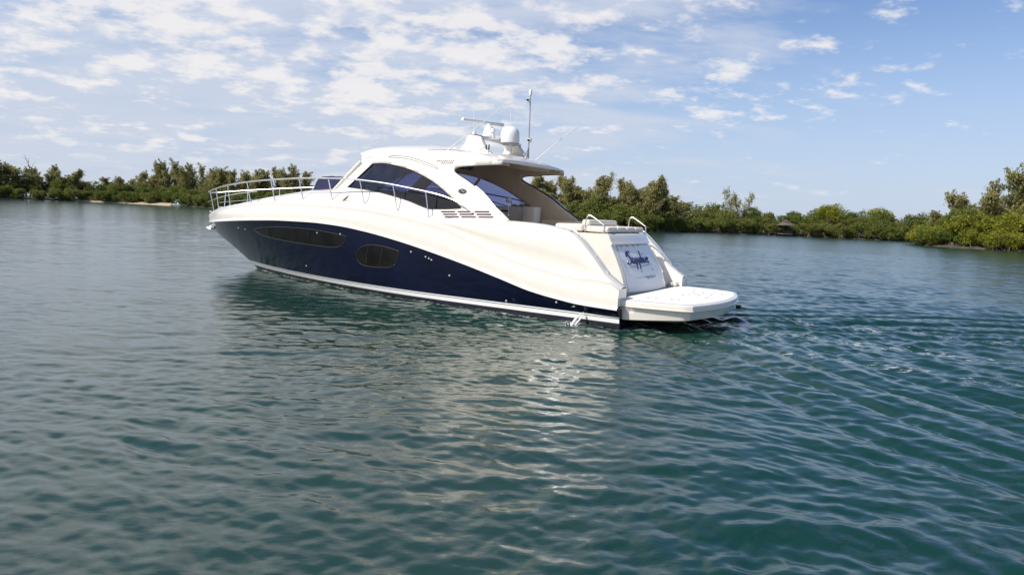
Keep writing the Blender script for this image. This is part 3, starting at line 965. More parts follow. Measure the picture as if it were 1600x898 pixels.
# ------------------------------------------------------------------ rails
def deck_z(x, y):
    p = topy(x); return p.z + .02
f_rail = pchip([(3.97, 2.24), (4.15, 2.36), (4.4, 2.47), (4.86, 2.61), (5.87, 2.77), (6.97, 2.905), (8.12, 2.975), (9.32, 2.985), (10.63, 2.955), (12.03, 2.90), (13.6, 2.81), (15.13, 2.69), (16.2, 2.58), (16.9, 2.50)])
def raily(x):
    if x > 5.2: return hb(x, 1.955, 7, 17.05, 2.4)
    t = (5.2 - x) / 1.25; return 1.955 - .06 * t
for sg in (1, -1):
    xs_ = list(np.linspace(3.97, 16.45, 60))
    mb = MB()
    pts = [(x, sg * raily(x), f_rail(x)) for x in xs_]
    pts += [(16.62, sg * .20, 2.53), (16.74, sg * .10, 2.52), (16.77, 0, 2.515)]
    mb.tube(pts, .020, 8)
    RL = mb.build('bow_rail', M['steel'], yacht)
    mb = MB()
    mb.tube([(x, sg * (raily(x) + .015), f_top(min(x, 16.6)) + (f_rail(x) - f_top(min(x, 16.6))) * .5) for x in np.linspace(12.2, 16.6, 26)], .011, 6)
    mb.build('mid_rail', M['steel'], RL)
    for x in (16.35, 15.55, 14.35, 12.85, 11.4, 10.0, 8.75, 7.55, 6.4, 5.33):
        xb = x - .16 if x < 14 else x - .05
        p = topy(xb)
        yb = min(p.y - .02, hb(xb, 1.955, 7, 16.9, 2.3)) if xb > 6 else p.y - .04
        if xb > 15.9: yb = p.y * .8
        mb = MB()
        mb.tube([(xb, sg * yb, p.z - .02), (x + .02, sg * raily(x), f_rail(x))], .015, 7)
        mb.lathe([(0, 0), (.03, 0), (.022, .035), (0, .035)], (xb, sg * yb, p.z - .01), 10)
        mb.build('stanchion', M['steel'], RL)
# anchor roller and anchor at the stem
mb = MB()
mb.box(16.2, 16.74, -.09, .09, 1.80, 1.85, bev=.01); mb.lathe([(0, -.07), (.04, -.07), (.04, .07), (0, .07)], (16.72, 0, 1.84), 12, axis='Y')
mb.build('anchor_roller', M['steel'], yacht)
mb = MB()
mb.tube([(16.70, 0, 1.36), (16.86, 0, 1.29)], .03, 8)
mb.prism([(16.66, 1.27), (16.90, 1.30), (16.95, 1.27), (16.82, 1.21), (16.64, 1.20)], -.09, .09)
mb.build('anchor', M['white'], yacht)

# ------------------------------------------------------------------ hull windows (dark smoked panes set on the hull side)
def hull_y(x, z_, sg, off):
    """outer half-beam of the blue hull at (x, z)"""
    best = None
    rws = (r_s1, r_m1, r_m2, r_sh)
    pts = []
    for rw in rws:
        for a, b_ in zip(rw[:-1], rw[1:]):
            if a.x <= x <= b_.x:
                t = (x - a.x) / max(b_.x - a.x, 1e-6); pts.append(a.lerp(b_, t)); break
    pts.sort(key=lambda p: p.z)
    for a, b_ in zip(pts[:-1], pts[1:]):
        if a.z <= z_ <= b_.z:
            t = (z_ - a.z) / max(b_.z - a.z, 1e-6)
            return Vector((x, sg * (a.y + (b_.y - a.y) * t + off), z_))
    p = pts[-1] if z_ > pts[-1].z else pts[0]
    return Vector((x, sg * (p.y + off), z_))
win_f = spl([(12.25, 1.44), (11.6, 1.515), (10.6, 1.575), (9.5, 1.59), (8.6, 1.555), (7.76, 1.485)], 4) + spl([(7.72, 1.44), (7.86, 1.29), (8.05, 1.185), (8.30, 1.14)], 3) + spl([(8.7, 1.135), (9.6, 1.15), (10.6, 1.18), (11.5, 1.235), (11.95, 1.29), (12.25, 1.40)], 4)
win_m = spl([(7.43, .92), (7.36, 1.10), (7.12, 1.25), (6.85, 1.30), (6.5, 1.305), (6.1, 1.25), (5.92, 1.21), (5.895, 1.14), (6.02, .90), (6.2, .79), (6.45, .755), (7.0, .735), (7.3, .78)], 4, True)
for sg in (1, -1):
    for lp, divs in ((win_f, (11.35, 9.35)), (win_m, (6.95, 6.45))):
        lp2 = Vec2(lp)
        v, f = panel(lp2, [], .15, lambda a, b_: hull_y(a, b_, sg, .006))
        hw = MB().add(v, f).build('hull_window', M['port'], HULL)
        mb = MB(); mb.tube([hull_y(p[0], p[1], sg, .008) for p in lp2], .006, 6, closed=True); mb.build('window_frame', M['mullion'], hw)
        for dx in divs:
            zs = [p[1] for p in lp2]
            seg = [z_ for z_ in np.linspace(min(zs), max(zs), 24) if inpoly(dx - (z_ - 1.2) * .35, z_, lp2)]
            mb = MB(); mb.tube([hull_y(dx - (z_ - 1.2) * .35, z_, sg, .012) for z_ in (seg[0], seg[len(seg)//2], seg[-1])], .008, 5); mb.build('window_divider', M['mullion'], hw)
    for (x, z_) in ((5.04, 1.13), (4.94, 1.10), (4.86, 1.07), (5.5, 1.22), (4.33, .74), (2.76, .30), (1.44, .42), (9.92, .50), (7.95, 1.52), (8.9, 1.50), (12.9, 1.40), (13.4, 1.42)):
        p = hull_y(x, z_, sg, 0)
        mb = MB(); mb.lathe([(0, -.01), (.022, -.01), (.028, .0), (.022, .012), (.012, .014), (0, .008)], p, 10, axis='Y')
        mb.build('through_hull_fitting', M['steel'], HULL)
# exhaust water falling from an outlet near the stern
mb = MB()
mb.tube(spl([(0.80, 2.22, .26), (.84, 2.30, .22), (.90, 2.38, .12), (.97, 2.43, -.02)], 5), [.012 + .0016 * i for i in range(16)], 8)
mb.tube(spl([(0.78, 2.22, .25), (.80, 2.28, .20), (.83, 2.33, .12), (.92, 2.40, -.02)], 5), [.008 + .001 * i for i in range(16)], 8)
for i in range(26):
    r_ = random.Random(i); mb.lathe([(0, -.012), (.014, 0), (0, .012)], (.95 + r_.gauss(0, .09), 2.42 + r_.gauss(0, .06), abs(r_.gauss(0, .05))), 5)
ws_ = mb.build('exhaust_spray', M['white'], None)
ws_.parent = None; ws_.matrix_world = Matrix.Translation((STERN[0], STERN[1], 0)) @ Matrix.Rotation(HD, 4, 'Z')
tag(ws_, 'white jet of cooling water falling from the hull side near the stern', 'water spray', kind='stuff')

# ------------------------------------------------------------------ cockpit
mb = MB()
mb.box(.95, 7.2, -1.78, 1.78, 1.16, 1.20); mb.build('cockpit_floor', M['wood'], yacht)
mb = MB()
for sg in (1, -1):
    mb.grid([[(x, sg * (yh(x, 2.1) - .14), 1.18), (x, sg * (yh(x, 2.1) - .13), 1.8), (x, sg * (yh(x, f_base(x)) - .12), min(topy(x).z, f_base(x)) + .02), (x, sg * (yh(x, f_base(x)) - .09), f_base(x) + .01)] for x in np.linspace(3.2, 8.3, 20)])
mb.build('side_lining', M['beige'], yacht)
# helm: dash, wheel, seats
mb = MB()
mb.prism([(6.9, 1.2), (6.9, 2.28), (7.15, 2.50), (7.6, 2.62), (8.6, 2.66), (8.6, 1.2)], -1.5, 1.5)
DS = mb.build('dashboard', M['dash'], yacht)
mb = MB(); mb.prism([(6.98, 2.32), (7.12, 2.53), (7.35, 2.64), (7.4, 2.60), (7.1, 2.30)], -.9, -.2); mb.build('instrument_pod', M['black'], DS)
mb = MB(); c_ = Vector((6.78, -.55, 2.28))
mb.tube([c_ + Vector((math.sin(a) * .10, math.cos(a) * .2, math.sin(a) * .17)) for a in np.linspace(0, 2 * math.pi, 25)[:-1]], .014, 6, closed=True)
for a in (0.5, 2.6, 4.7): mb.tube([c_, c_ + Vector((math.sin(a) * .10, math.cos(a) * .2, math.sin(a) * .17))], .01, 5)
mb.build('steering_wheel', M['black'], DS)
for yy in (-.85, -.2):
    st_ = empty('helm_seat'); st_.parent = yacht
    mb = MB(); mb.box(5.65, 6.15, yy - .26, yy + .26, 1.75, 1.90, bev=.05); mb.build('seat', M['cream'], st_)
    mb = MB(); mb.box(5.55, 5.70, yy - .26, yy + .26, 1.85, 2.48, bev=.06); mb.build('backrest', M['cream'], st_)
    mb = MB(); mb.lathe([(0, 1.2), (.2, 1.2), (.06, 1.25), (.06, 1.76)], (5.88, yy, 0), 12); mb.build('pedestal', M['steel'], st_)
# companion lounge on the port side and far-side cabinets seen through the open side
def cab(name, x0, x1, y0, y1, z0, z1, m, bev=.02):
    mb = MB(); mb.box(x0, x1, y0, y1, z0, z1, bev=bev); return mb.build(name, m, yacht)
wb = cab('wet_bar', 4.04, 4.40, -1.50, -1.12, 1.2, 2.47, M['cream'], .03)
mb = MB(); mb.box(4.08, 4.36, -1.12, -1.105, 1.5, 2.1, bev=.005); mb.build('door', M['cream'], wb)
c1_ = cab('side_cabinet', 4.75, 6.6, -1.80, -1.50, 1.2, 2.46, M['cream'], .02)
mb = MB(); mb.box(5.1, 5.66, -1.51, -1.485, 2.30, 2.345, bev=.005); mb.build('recess', M['black'], c1_)
c2_ = cab('aft_cabinet', 2.75, 3.98, -1.84, -1.45, 1.2, 2.13, M['beige'], .02)
mb = MB(); mb.box(3.3, 3.75, -1.46, -1.44, 1.93, 1.97, bev=.005); mb.build('recess', M['wood'], c2_)
mb = MB(); mb.lathe([(0, -.01), (.045, -.01), (.045, .01), (0, .01)], (3.96, -1.72 , 2.66), 14, axis='Y'); mb.build('speaker', M['black'], yacht)
mb = MB(); mb.lathe([(0, -.01), (.06, -.01), (.06, .01), (0, .01)], (3.78, -1.75, 2.55), 16, axis='Y'); mb.build('speaker', M['beige'], yacht)
lmp = MB(); lmp.tube([(4.93, -1.2, 2.2), (4.93, -1.2, 2.55)], .012, 6).tube([(4.93, -1.2, 2.2), (4.93, -1.2, 2.22)], .07, 12)
LP = lmp.build('table_lamp', M['steel'], yacht)
mb = MB(); mb.lathe([(0, -.08), (.05, -.07), (.085, -.02), (.08, .04), (.04, .08), (0, .09)], (4.93, -1.2, 2.63), 16); mb.build('lamp_shade', M['white'], LP)
for yy in (1.05, .85, 1.22):
    mb = MB(); mb.box(4.72 + .12 * (1.3 - yy), 4.86 + .12 * (1.3 - yy), yy - .06, yy + .06, 3.30, 3.40, bev=.015); mb.build('overhead_speaker', M['black'], yacht)
for x in np.linspace(3.6, 4.5, 4):
    mb = MB(); mb.lathe([(0, 0), (.035, 0), (.035, -.01), (0, -.01)], (x, 1.42, f_sho(x) - .055), 10); mb.build('downlight', M['steel'], yacht)
# U-shaped lounge
lo_ = empty('cockpit_lounge'); lo_.parent = yacht
mb = MB(); mb.box(2.2, 2.75, -1.4, .9, 1.2, 1.62, bev=.05); mb.box(2.75, 4.0, .85, 1.7, 1.2, 1.62, bev=.05); mb.build('seat', M['cream'], lo_)
mb = MB(); mb.box(2.02, 2.24, -1.5, .95, 1.2, 2.09, bev=.06); mb.build('backrest', M['cream'], lo_)
mb = MB(); mb.box(2.8, 4.1, 1.60, 1.78, 1.6, 2.0, bev=.05); mb.build('backrest', M['cream'], lo_)
mb = MB(); mb.box(3.0, 3.7, -.6, .3, 1.78, 1.83, bev=.02); mb.lathe([(0, 1.2), (.2, 1.2), (.05, 1.25), (.05, 1.78)], (3.35, -.15, 0), 12); mb.build('table', M['wood'], yacht)

# ------------------------------------------------------------------ stern block, sunpad, stairs
f_tx = pchip([(.45, .40), (.57, .40), (.90, .46), (1.30, .62), (1.66, .80), (1.80, .88), (1.93, .93)])
YB0, YB1 = -1.27, 1.02
def tface(y, z_, off=0.0):
    """curved aft face of the stern block; it bows out aft a little toward the middle"""
    yc = (y - (YB0 + YB1) / 2) / ((YB1 - YB0) / 2)
    x = f_tx(z_) - .09 * (1 - min(1, abs(yc)) ** 2) - (.18 * (YB1 - y) / 2.3) * (1 - (z_ - .45) / 1.5)
    return Vector((x - off, y, z_))
mb = MB()
zl = list(np.linspace(.45, 1.66, 16)) + [1.68, 1.72, 1.80, 1.87, 1.905]
def face_off(z_, yc):
    o = 0.0
    if z_ > 1.67: o = .05
    return o
rws = []
for z_ in zl:
    o = 0 if z_ < 1.67 else (.05 if z_ < 1.9 else .02)
    rws.append([tface(y, z_, o) for y in np.linspace(YB0, YB1, 25)])
mb.grid(rws)
topr = [[Vector((p.x + (2.3 - p.x) * t, p.y, 1.905 + .03 * min(1, t * 6))) for p in rws[-1]] for t in (0, .04, .1, .3, .6, 1)]
mb.grid(topr)
# side walls of the block
for yy, idx in ((YB0, 0), (YB1, -1)):
    mb.grid([[r[idx], Vector((1.2, yy, r[idx].z)), Vector((2.3, yy, r[idx].z))] for r in rws])
SB = mb.build('stern_block', M['gel'], yacht, auto=40)
# garage door: a slightly proud panel with a dark gap around it
dp = [(.80, 1.60), (.62, 1.64), (-.85, 1.64), (-1.05, 1.58), (-1.12, 1.25), (-1.10, .72), (-1.0, .62), (.72, .62), (.86, .70), (.90, 1.2)]
dpl = spl([(a, b_) for a, b_ in dp], 4, True)
v, f = panel(Vec2(dpl), [], .1, lambda a, b_: tface(a, b_, .012))
GD = MB().add(v, f).build('garage_door', M['white'], yacht)
mb = MB(); mb.tube([tface(p[0], p[1], .004) for p in dpl], .011, 5, closed=True); mb.build('door_seal', M['grey'], GD)
for (y, z_) in ((.63, 1.63), (.33, 1.635), (.0, 1.64), (-.3, 1.64), (.12, 1.07), (-.55, 1.08), (.15, 1.23)):
    mb = MB(); p = tface(y, z_, .014); mb.box(p.x - .015, p.x + .005, y - .03, y + .03, z_ - .022, z_ + .022, bev=.005); mb.build('latch', M['grey'], GD)
mb = MB(); mb.tube([tface(a, b_, .05) for a, b_ in ((.93, 1.52), (.955, 1.3), (.95, 1.05), (.93, .98))], .012, 6); mb.build('grab_rail', M['steel'], SB)
mb = MB(); mb.tube([tface(a, b_, .05) for a, b_ in ((-1.15, 1.52), (-1.175, 1.3), (-1.17, 1.05), (-1.15, .98))], .012, 6); mb.build('grab_rail', M['steel'], SB)
mb = MB(); mb.tube([tface(a, .93, .02) for a in (.42, .1, -.15)], .004, 4); mb.build('waterline_mark', M['grey'], GD)

# the boat's name, drawn stroke by stroke like the script on the door, and the home port below it
def letter_strokes():
    L = []
    L.append([(.42, .92), (.36, 1.02), (.24, 1.04), (.14, .92), (.16, .74), (.30, .58), (.38, .40), (.34, .18), (.18, .04), (.0, .02), (-.10, .12), (-.06, .30)])            # S
    L.append([(.20, 1.04), (.02, .96), (-.06, .76), (.0, .6)])
    x = .52
    L.append([(x + .26, .44), (x + .12, .50), (x, .34), (x + .02, .12), (x + .12, .06), (x + .24, .22), (x + .28, .46)]); L.append([(x + .28, .46), (x + .25, .14), (x + .36, .08)])      # a
    for x in (.92, 1.34):                                                                                                                                        # p p
        L.append([(x, .36), (x + .06, .48), (x + .04, .0), (x, -.40)]); L.append([(x + .05, .30), (x + .16, .50), (x + .28, .40), (x + .26, .14), (x + .12, .06), (x + .04, .14)])
    x = 1.76
    L.append([(x + .04, 1.04), (x + .02, .5), (x, .04)]); L.append([(x + .02, .28), (x + .14, .50), (x + .24, .40), (x + .23, .12), (x + .32, .06)])           # h
    x = 2.16
    L.append([(x, .46), (x - .02, .12), (x + .08, .06)]); L.append([(x + .02, .74), (x + .03, .78)])                                                              # i
    x = 2.34
    L.append([(x, .34), (x + .05, .48), (x + .03, .06)]); L.append([(x + .04, .28), (x + .14, .48), (x + .24, .42)])                                              # r
    x = 2.66
    L.append([(x, .26), (x + .18, .32), (x + .20, .46), (x + .08, .50), (x - .02, .32), (x + .02, .10), (x + .14, .04), (x + .26, .14)])                          # e
    return L
SZ = .30
def nm(u, v_):
    return tface(.60 - (u + v_ * .12) * SZ * 1.27, 1.23 + v_ * SZ * .92, .020)
mb = MB()
for st_ in letter_strokes():
    pts = spl([(a, b_, 0) for a, b_ in st_], 4)
    n_ = len(pts)
    rr = []
    for i, p in enumerate(pts):
        q = pts[min(i + 1, n_ - 1)] - pts[max(i - 1, 0)]
        dn = abs(q.y) / max(q.length, 1e-6)
        rr.append((.0055 + .0115 * dn) * (1.25 if st_[0] == (.42, .92) else 1))
    P3 = [nm(p.x, p.y) for p in pts]
    mb.tube(P3, rr, 6)
mb.build('name_lettering', M['ink'], GD)
mb = MB()
mb.tube(spl([nm(a, b_) for a, b_ in ((-.05, -.12), (.4, -.2), (.8, -.16))], 4), .005, 5)
mb.tube(spl([nm(a, b_) for a, b_ in ((1.6, -.20), (2.2, -.16), (2.9, -.10), (3.15, -.10))], 4), .006, 5)
mb.build('underline', M['ink2'], GD)
stroke_text('Virginia Beach, VA', .10, .001, 'home_port', M['ink2'], GD, lambda a, b_: tface(-.03 - a, .90 + b_, .018), .25, .76, 'LEFT')

# sunpad cushions and headrest on top
su = empty('sunpad'); su.parent = yacht
for i in range(4):
    mb = MB(); y0 = YB0 + .03 + i * .555; mb.box(.90, 1.52, y0, y0 + .545, 1.925, 2.06, bev=.05, seg=3); mb.build('cushion', M['cream'], su)
for i, (y0, y1) in enumerate(((-1.2, .0), (.0, 1.0))):
    mb = MB(); mb.box(1.54, 2.25, y0, y1 - .01, 1.925, 2.085, bev=.05, seg=3); mb.build('cushion', M['cream'], su)
mb = MB(); mb.box(1.50, 1.70, -.95, .70, 2.06, 2.20, bev=.05, seg=3); mb.build('headrest', M['cream'], su)
for yy, X0 in ((.98, 1.42), (-1.24, 1.28)):
    mb = MB()
    mb.tube(spl([(X0 + .05, yy, 1.9), (X0 + .03, yy, 2.20), (X0 - .02, yy, 2.29), (X0 - .12, yy, 2.27), (X0 - .38, yy, 2.11), (X0 - .42, yy, 2.06), (X0 - .42, yy, 1.90)], 5), .016, 8)
    mb.build('hand_rail', M['steel'], yacht)
# long hand rails on the sloping coamings
for sg in (1, -1):
    mb = MB()
    pts = [Vector((x, sg * (topy(x).y - .12), topy(x).z + .075)) for x in np.linspace(.40, 1.45, 12)]
    pts = [pts[0] + Vector((-.02, 0, -.1))] + pts + [pts[-1] + Vector((.06, 0, -.09))]
    mb.tube(spl(pts, 3), .014, 8)
    for k in (4, 8): mb.tube([pts[k], pts[k] + Vector((0, 0, -.09))], .012, 6)
    mb.build('hand_rail', M['steel'], yacht)
# stairs either side of the block
for sg, y0, y1 in ((1, YB1, 1.86), (-1, -1.86, YB0)):
    mb = MB()
    for k in range(4):
        mb.box(.36 + k * .27, 2.0, y0 + .005, y1 - .005, .5, .70 + k * .23, bev=.02)
    mb.build('stairs', M['deck'], yacht)
mb = MB(); mb.box(.08, .30, 1.88, 2.02, .60, .80, bev=.03); mb.build('stern_light_housing', M['white'], yacht)
mb = MB(); mb.box(.10, .26, -1.9, -1.6, .62, .72, bev=.03); mb.build('step_locker', M['cream'], yacht)
for y in (1.95, -1.95):
    mb = MB(); mb.tube([(.02, y, .68), (.24, y, .68)], .016, 8); mb.tube([(.07, y, .60), (.07, y, .68)], .014, 6); mb.tube([(.19, y, .60), (.19, y, .68)], .014, 6); mb.build('cleat', M['steel'], yacht)

# ------------------------------------------------------------------ swim platform
def plan(k, xoff=0.0):
    h_ = [(.13, 2.10), (-.4, 2.06), (-.9, 1.96), (-1.25, 1.87)]
    h2 = [(-1.37, 1.78), (-1.53, 1.2), (-1.63, .7), (-1.67, .3), (-1.68, 0)]
    pts = spl([(a, b_, 0) for a, b_ in h_], 4) + spl([(a, b_, 0) for a, b_ in h2], 4)
    pts = pts + [Vector((p.x, -p.y, 0)) for p in pts[-2::-1]]
    out = []
    for p in pts:
        s_ = 1 - k
        out.append(Vector((min(.13, (p.x + .2) * (1 - k * 1.3) - .2) if p.x < .12 else .13, p.y * (1 - k * .9), 0)))
    return out
def plrow(k, zf): return [Vector((p.x, p.y, zf(p.x))) for p in plan(k)]
mb = MB()
loopz = [(.13, lambda x: .605), (.03, lambda x: .605), (.014, lambda x: .60), (.002, lambda x: .585), (.0, lambda x: .56), (.0, lambda x: .49), (.012, lambda x: .475), (.028, lambda x: .475), (.03, lambda x: .46), (.05, lambda x: .19 + .10 * min(1, max(0, -x / 1.3))), (.10, lambda x: .16 + .10 * min(1, max(0, -x / 1.3))), (.3, lambda x: .14)]
lr = [plrow(k, zf) for k, zf in loopz]
mb.grid(lr)
n_ = len(lr[0])
mb.add(lr[0], [tuple(range(n_))]); mb.add(lr[-1], [tuple(range(n_))[::-1]])
PL = mb.build('swim_platform', M['gel'], yacht, auto=35)
v, f = panel([Vector((p.x * .99 if p.x < 0 else p.x, p.y)) for p in plan(.04)], [], .3, lambda a, b_: Vector((a, b_, .609)))
MB().add(v, f).build('nonskid_deck', M['deck'], PL)
mb = MB(); q = plan(0.0); mb.tube([Vector((p.x, p.y, .482)) for p in q if p.x < .1], .012, 6); mb.build('edge_trim', M['gel'], PL)
for (x, y) in ((-.25, 1.30), (-.42, 1.28), (-.72, 1.15), (-.86, 1.1), (-.62, .1), (-.70, -.15), (-.78, -.35), (-.9, -.2), (-.85, -.7), (-1.1, -.5), (-1.15, -.1), (-1.2, .25), (-.6, -.75), (-1.0, -1.1), (-1.25, -.85), (-.5, -1.2)):
    mb = MB(); mb.lathe([(0, .608), (.026, .608), (.026, .618), (.012, .622), (0, .622)], (x, y, 0), 10); mb.build('deck_fitting', M['grey'], PL)
mb = MB(); mb.box(-1.60, -1.50, -1.35, -1.22, .27, .36, bev=.01); mb.tube([(-1.55, -1.28, .30), (-1.72, -1.30, .28)], .02, 6); mb.build('ladder_end', M['black'], PL)
# seam where the hull meets the platform, and the trim tab below
mb = MB()
for sg in (1, -1): mb.tube([(.135, sg * 2.16, .48), (.12, sg * 2.13, .25), (.05, sg * 2.1, 0.02)], .008, 6)
mb.build('seam_trim', M['grey'], PL)
mb = MB(); mb.box(-.45, .03, 1.2, 1.9, -.10, -.06, bev=.01); mb.box(-.45, .03, -1.9, -1.2, -.10, -.06, bev=.01); mb.build('trim_tab', M['anti'], HULL)

# canvas bundle on the foredeck
mb = MB()
rw = []
for k in range(14):
    t = k / 13; y = -.95 + 1.15 * t
    sc_ = .92 + .08 * math.sin(k * 2.1)
    pr = [(11.35, 2.60), (11.32, 2.86), (11.16, 3.05), (10.95, 3.13), (10.5, 3.12), (10.0, 3.06), (9.85, 2.98), (9.9, 2.80), (10.2, 2.68)]
    c_ = (10.8, 2.82)
    e_ = .86 + .14 * math.sin(t * math.pi) ** .4
    rw.append([Vector((c_[0] + (a - c_[0]) * e_ * sc_, y, c_[1] + (b_ - c_[1]) * e_ * (1 + .02 * math.sin(k * 1.7 + a * 9)))) for a, b_ in [(p[0], p[1]) for p in spl([(u[0], u[1], 0) for u in pr], 3, True)]])
mb.grid(rw, closed=True); mb.add(rw[0], [tuple(range(len(rw[0])))]); mb.add(rw[-1], [tuple(range(len(rw[0])))])
CB = mb.build('canvas_cover', M['canvas'], None, auto=60)
CB.matrix_world = Matrix.Translation((STERN[0], STERN[1], 0)) @ Matrix.Rotation(HD, 4, 'Z') @ Matrix.Translation((-.05, 0, .03))
tag(CB, 'navy blue canvas bundle lying on the foredeck in front of the windscreen', 'canvas cover')


# ------------------------------------------------------------------ shore
SH_L = [(-215, 200), (-185, 190), (-152, 187), (-140, 196), (-129, 203), (-117, 205), (-102, 201), (-86, 190), (-72, 187), (-60, 188)]
SH_M = [(-3, 152), (9, 140), (17, 133), (25, 131), (33, 140), (43, 151), (54, 157), (66, 158), (78, 155), (92, 153), (104, 150), (122, 150)]
SH_R = [(83, 134), (76, 127), (72, 119), (70, 112), (73, 106), (80, 104), (92, 107), (106, 111), (125, 118)]


def land(name, pts, inland, color, seed):
    """a low bank: sloping muddy edge, then flat ground running inland"""
    r_ = random.Random(seed)
    ed = spl([(a, b_, 0) for a, b_ in pts], 5)
    rows = [[], [], [], []]
    for i, p in enumerate(ed):
        t = (ed[min(i + 1, len(ed) - 1)] - ed[max(i - 1, 0)]).normalized()
        n = Vector((-t.y, t.x, 0))
        j = r_.uniform(-.5, .5)
        rows[0].append(p - n * (1.0 + j) + Vector((0, 0, -.5)))
        rows[1].append(p + n * (.2 + j) + Vector((0, 0, .12 + r_.uniform(0, .12))))
        rows[2].append(p + n * (2.0 + j) + Vector((0, 0, .45 + r_.uniform(0, .15))))
        rows[3].append(p + Vector((inland * .9 if inland < 30 else 0, inland if inland > 30 else 6, 0)) + n * 3 + Vector((0, 0, .8)))
    o = MB().grid(rows).build(name, color, None, auto=None)
    tag(o, kind='structure')
    return o


M['mud'] = mat('dark_bank_mud', (0.075, 0.058, 0.040), 0.9, var=0.4, vscale=0.6, bump=0.5, bscale=3)
M['sand'] = mat('pale_sand', (0.42, 0.34, 0.24), 0.9, var=0.15, vscale=0.8)
land('ground', SH_L, 60, M['mud'], 1)
land('ground', SH_M, 60, M['mud'], 2)
land('ground', SH_R, 22, M['mud'], 3)
sr_ = random.Random(5)
bp_ = [(-131, 201.5), (-126, 203), (-118, 204), (-112, 203), (-106, 201), (-101, 198.6)]
bpts = spl([(a, b_, 0) for a, b_ in bp_], 6)
rws = [[p + Vector((0, -1.6 + sr_.uniform(-.25, .25), -.08)) for p in bpts], [p + Vector((0, -.6, .22)) for p in bpts], [p + Vector((0, 1.8, .72)) for p in bpts]]
tag(MB().grid(rws).build('beach', M['sand'], None), kind='structure')


def leaf_mat(name, dark, light, pale):
    m = bpy.data.materials.new(name); m.use_nodes = True
    h = NT(m.node_tree); b = m.node_tree.nodes['Principled BSDF']
    at = h.n('ShaderNodeAttribute', attribute_name='leaf')
    oi = h.n('ShaderNodeObjectInfo')
    c = h.mix(at.outputs['Fac'], dark, light)
    c = h.mix(h.m('MULTIPLY', oi.outputs['Random'], 0.55), c, pale)
    h.l(c, b.inputs['Base Color'])
    b.inputs['Roughness'].default_value = 0.6
    b.inputs['Specular IOR Level'].default_value = 0.25
    tr = h.n('ShaderNodeBsdfTranslucent'); h.l(c, tr.inputs[0])
    mx = h.n('ShaderNodeMixShader'); mx.inputs[0].default_value = 0.42
    out = m.node_tree.nodes['Material Output']
    h.l(b.outputs[0], mx.inputs[1]); h.l(tr.outputs[0], mx.inputs[2]); h.l(mx.outputs[0], out.inputs[0])
    return m


M['pine'] = leaf_mat('olive_needles', (0.14, 0.155, 0.06), (0.42, 0.40, 0.16), (0.40, 0.35, 0.15))
M['mang'] = leaf_mat('mangrove_leaves', (0.055, 0.090, 0.018), (0.20, 0.245, 0.045), (0.24, 0.23, 0.065))
M['mang_y'] = leaf_mat('yellow_green_leaves', (0.10, 0.13, 0.012), (0.38, 0.37, 0.045), (0.32, 0.33, 0.05))
M['bark'] = mat('grey_bark', (0.16, 0.13, 0.10), 0.9, var=0.3, vscale=4)


def leaves_mesh(name, cen, size, elong, rs, mat_, up_bias=0.0, shade=None, dirs=None):
    n = len(cen)
    cen = np.asarray(cen)
    nrm = rs.normal(0, 1, (n, 3)); nrm[:, 2] += up_bias
    nrm /= np.linalg.norm(nrm, axis=1)[:, None]
    if dirs is None: d = rs.normal(0, 1, (n, 3))
    else: d = np.asarray(dirs) + rs.normal(0, .35, (n, 3))
    d -= nrm * (d * nrm).sum(1)[:, None]; d /= np.linalg.norm(d, axis=1)[:, None] + 1e-9
    e = np.cross(nrm, d)
    sz = size * rs.uniform(.6, 1.4, n)[:, None]
    a = cen + d * sz * elong; b_ = cen + e * sz * .5; c = cen - d * sz * elong * .8; f = cen - e * sz * .5
    co = np.stack([a, b_, c, f], 1).reshape(-1, 3).astype(np.float32)
    me_ = bpy.data.meshes.new(name)
    me_.vertices.add(4 * n); me_.vertices.foreach_set('co', co.ravel())
    me_.loops.add(4 * n); me_.loops.foreach_set('vertex_index', np.arange(4 * n, dtype=np.int32))
    me_.polygons.add(n); me_.polygons.foreach_set('loop_start', np.arange(n, dtype=np.int32) * 4); me_.polygons.foreach_set('loop_total', np.full(n, 4, np.int32))
    me_.update(calc_edges=True)
    at = me_.attributes.new('leaf', 'FLOAT', 'FACE')
    at.data.foreach_set('value', np.clip(rs.normal(.5, .28, n) if shade is None else shade, 0, 1).astype(np.float32))
    me_.materials.append(mat_)
    return me_


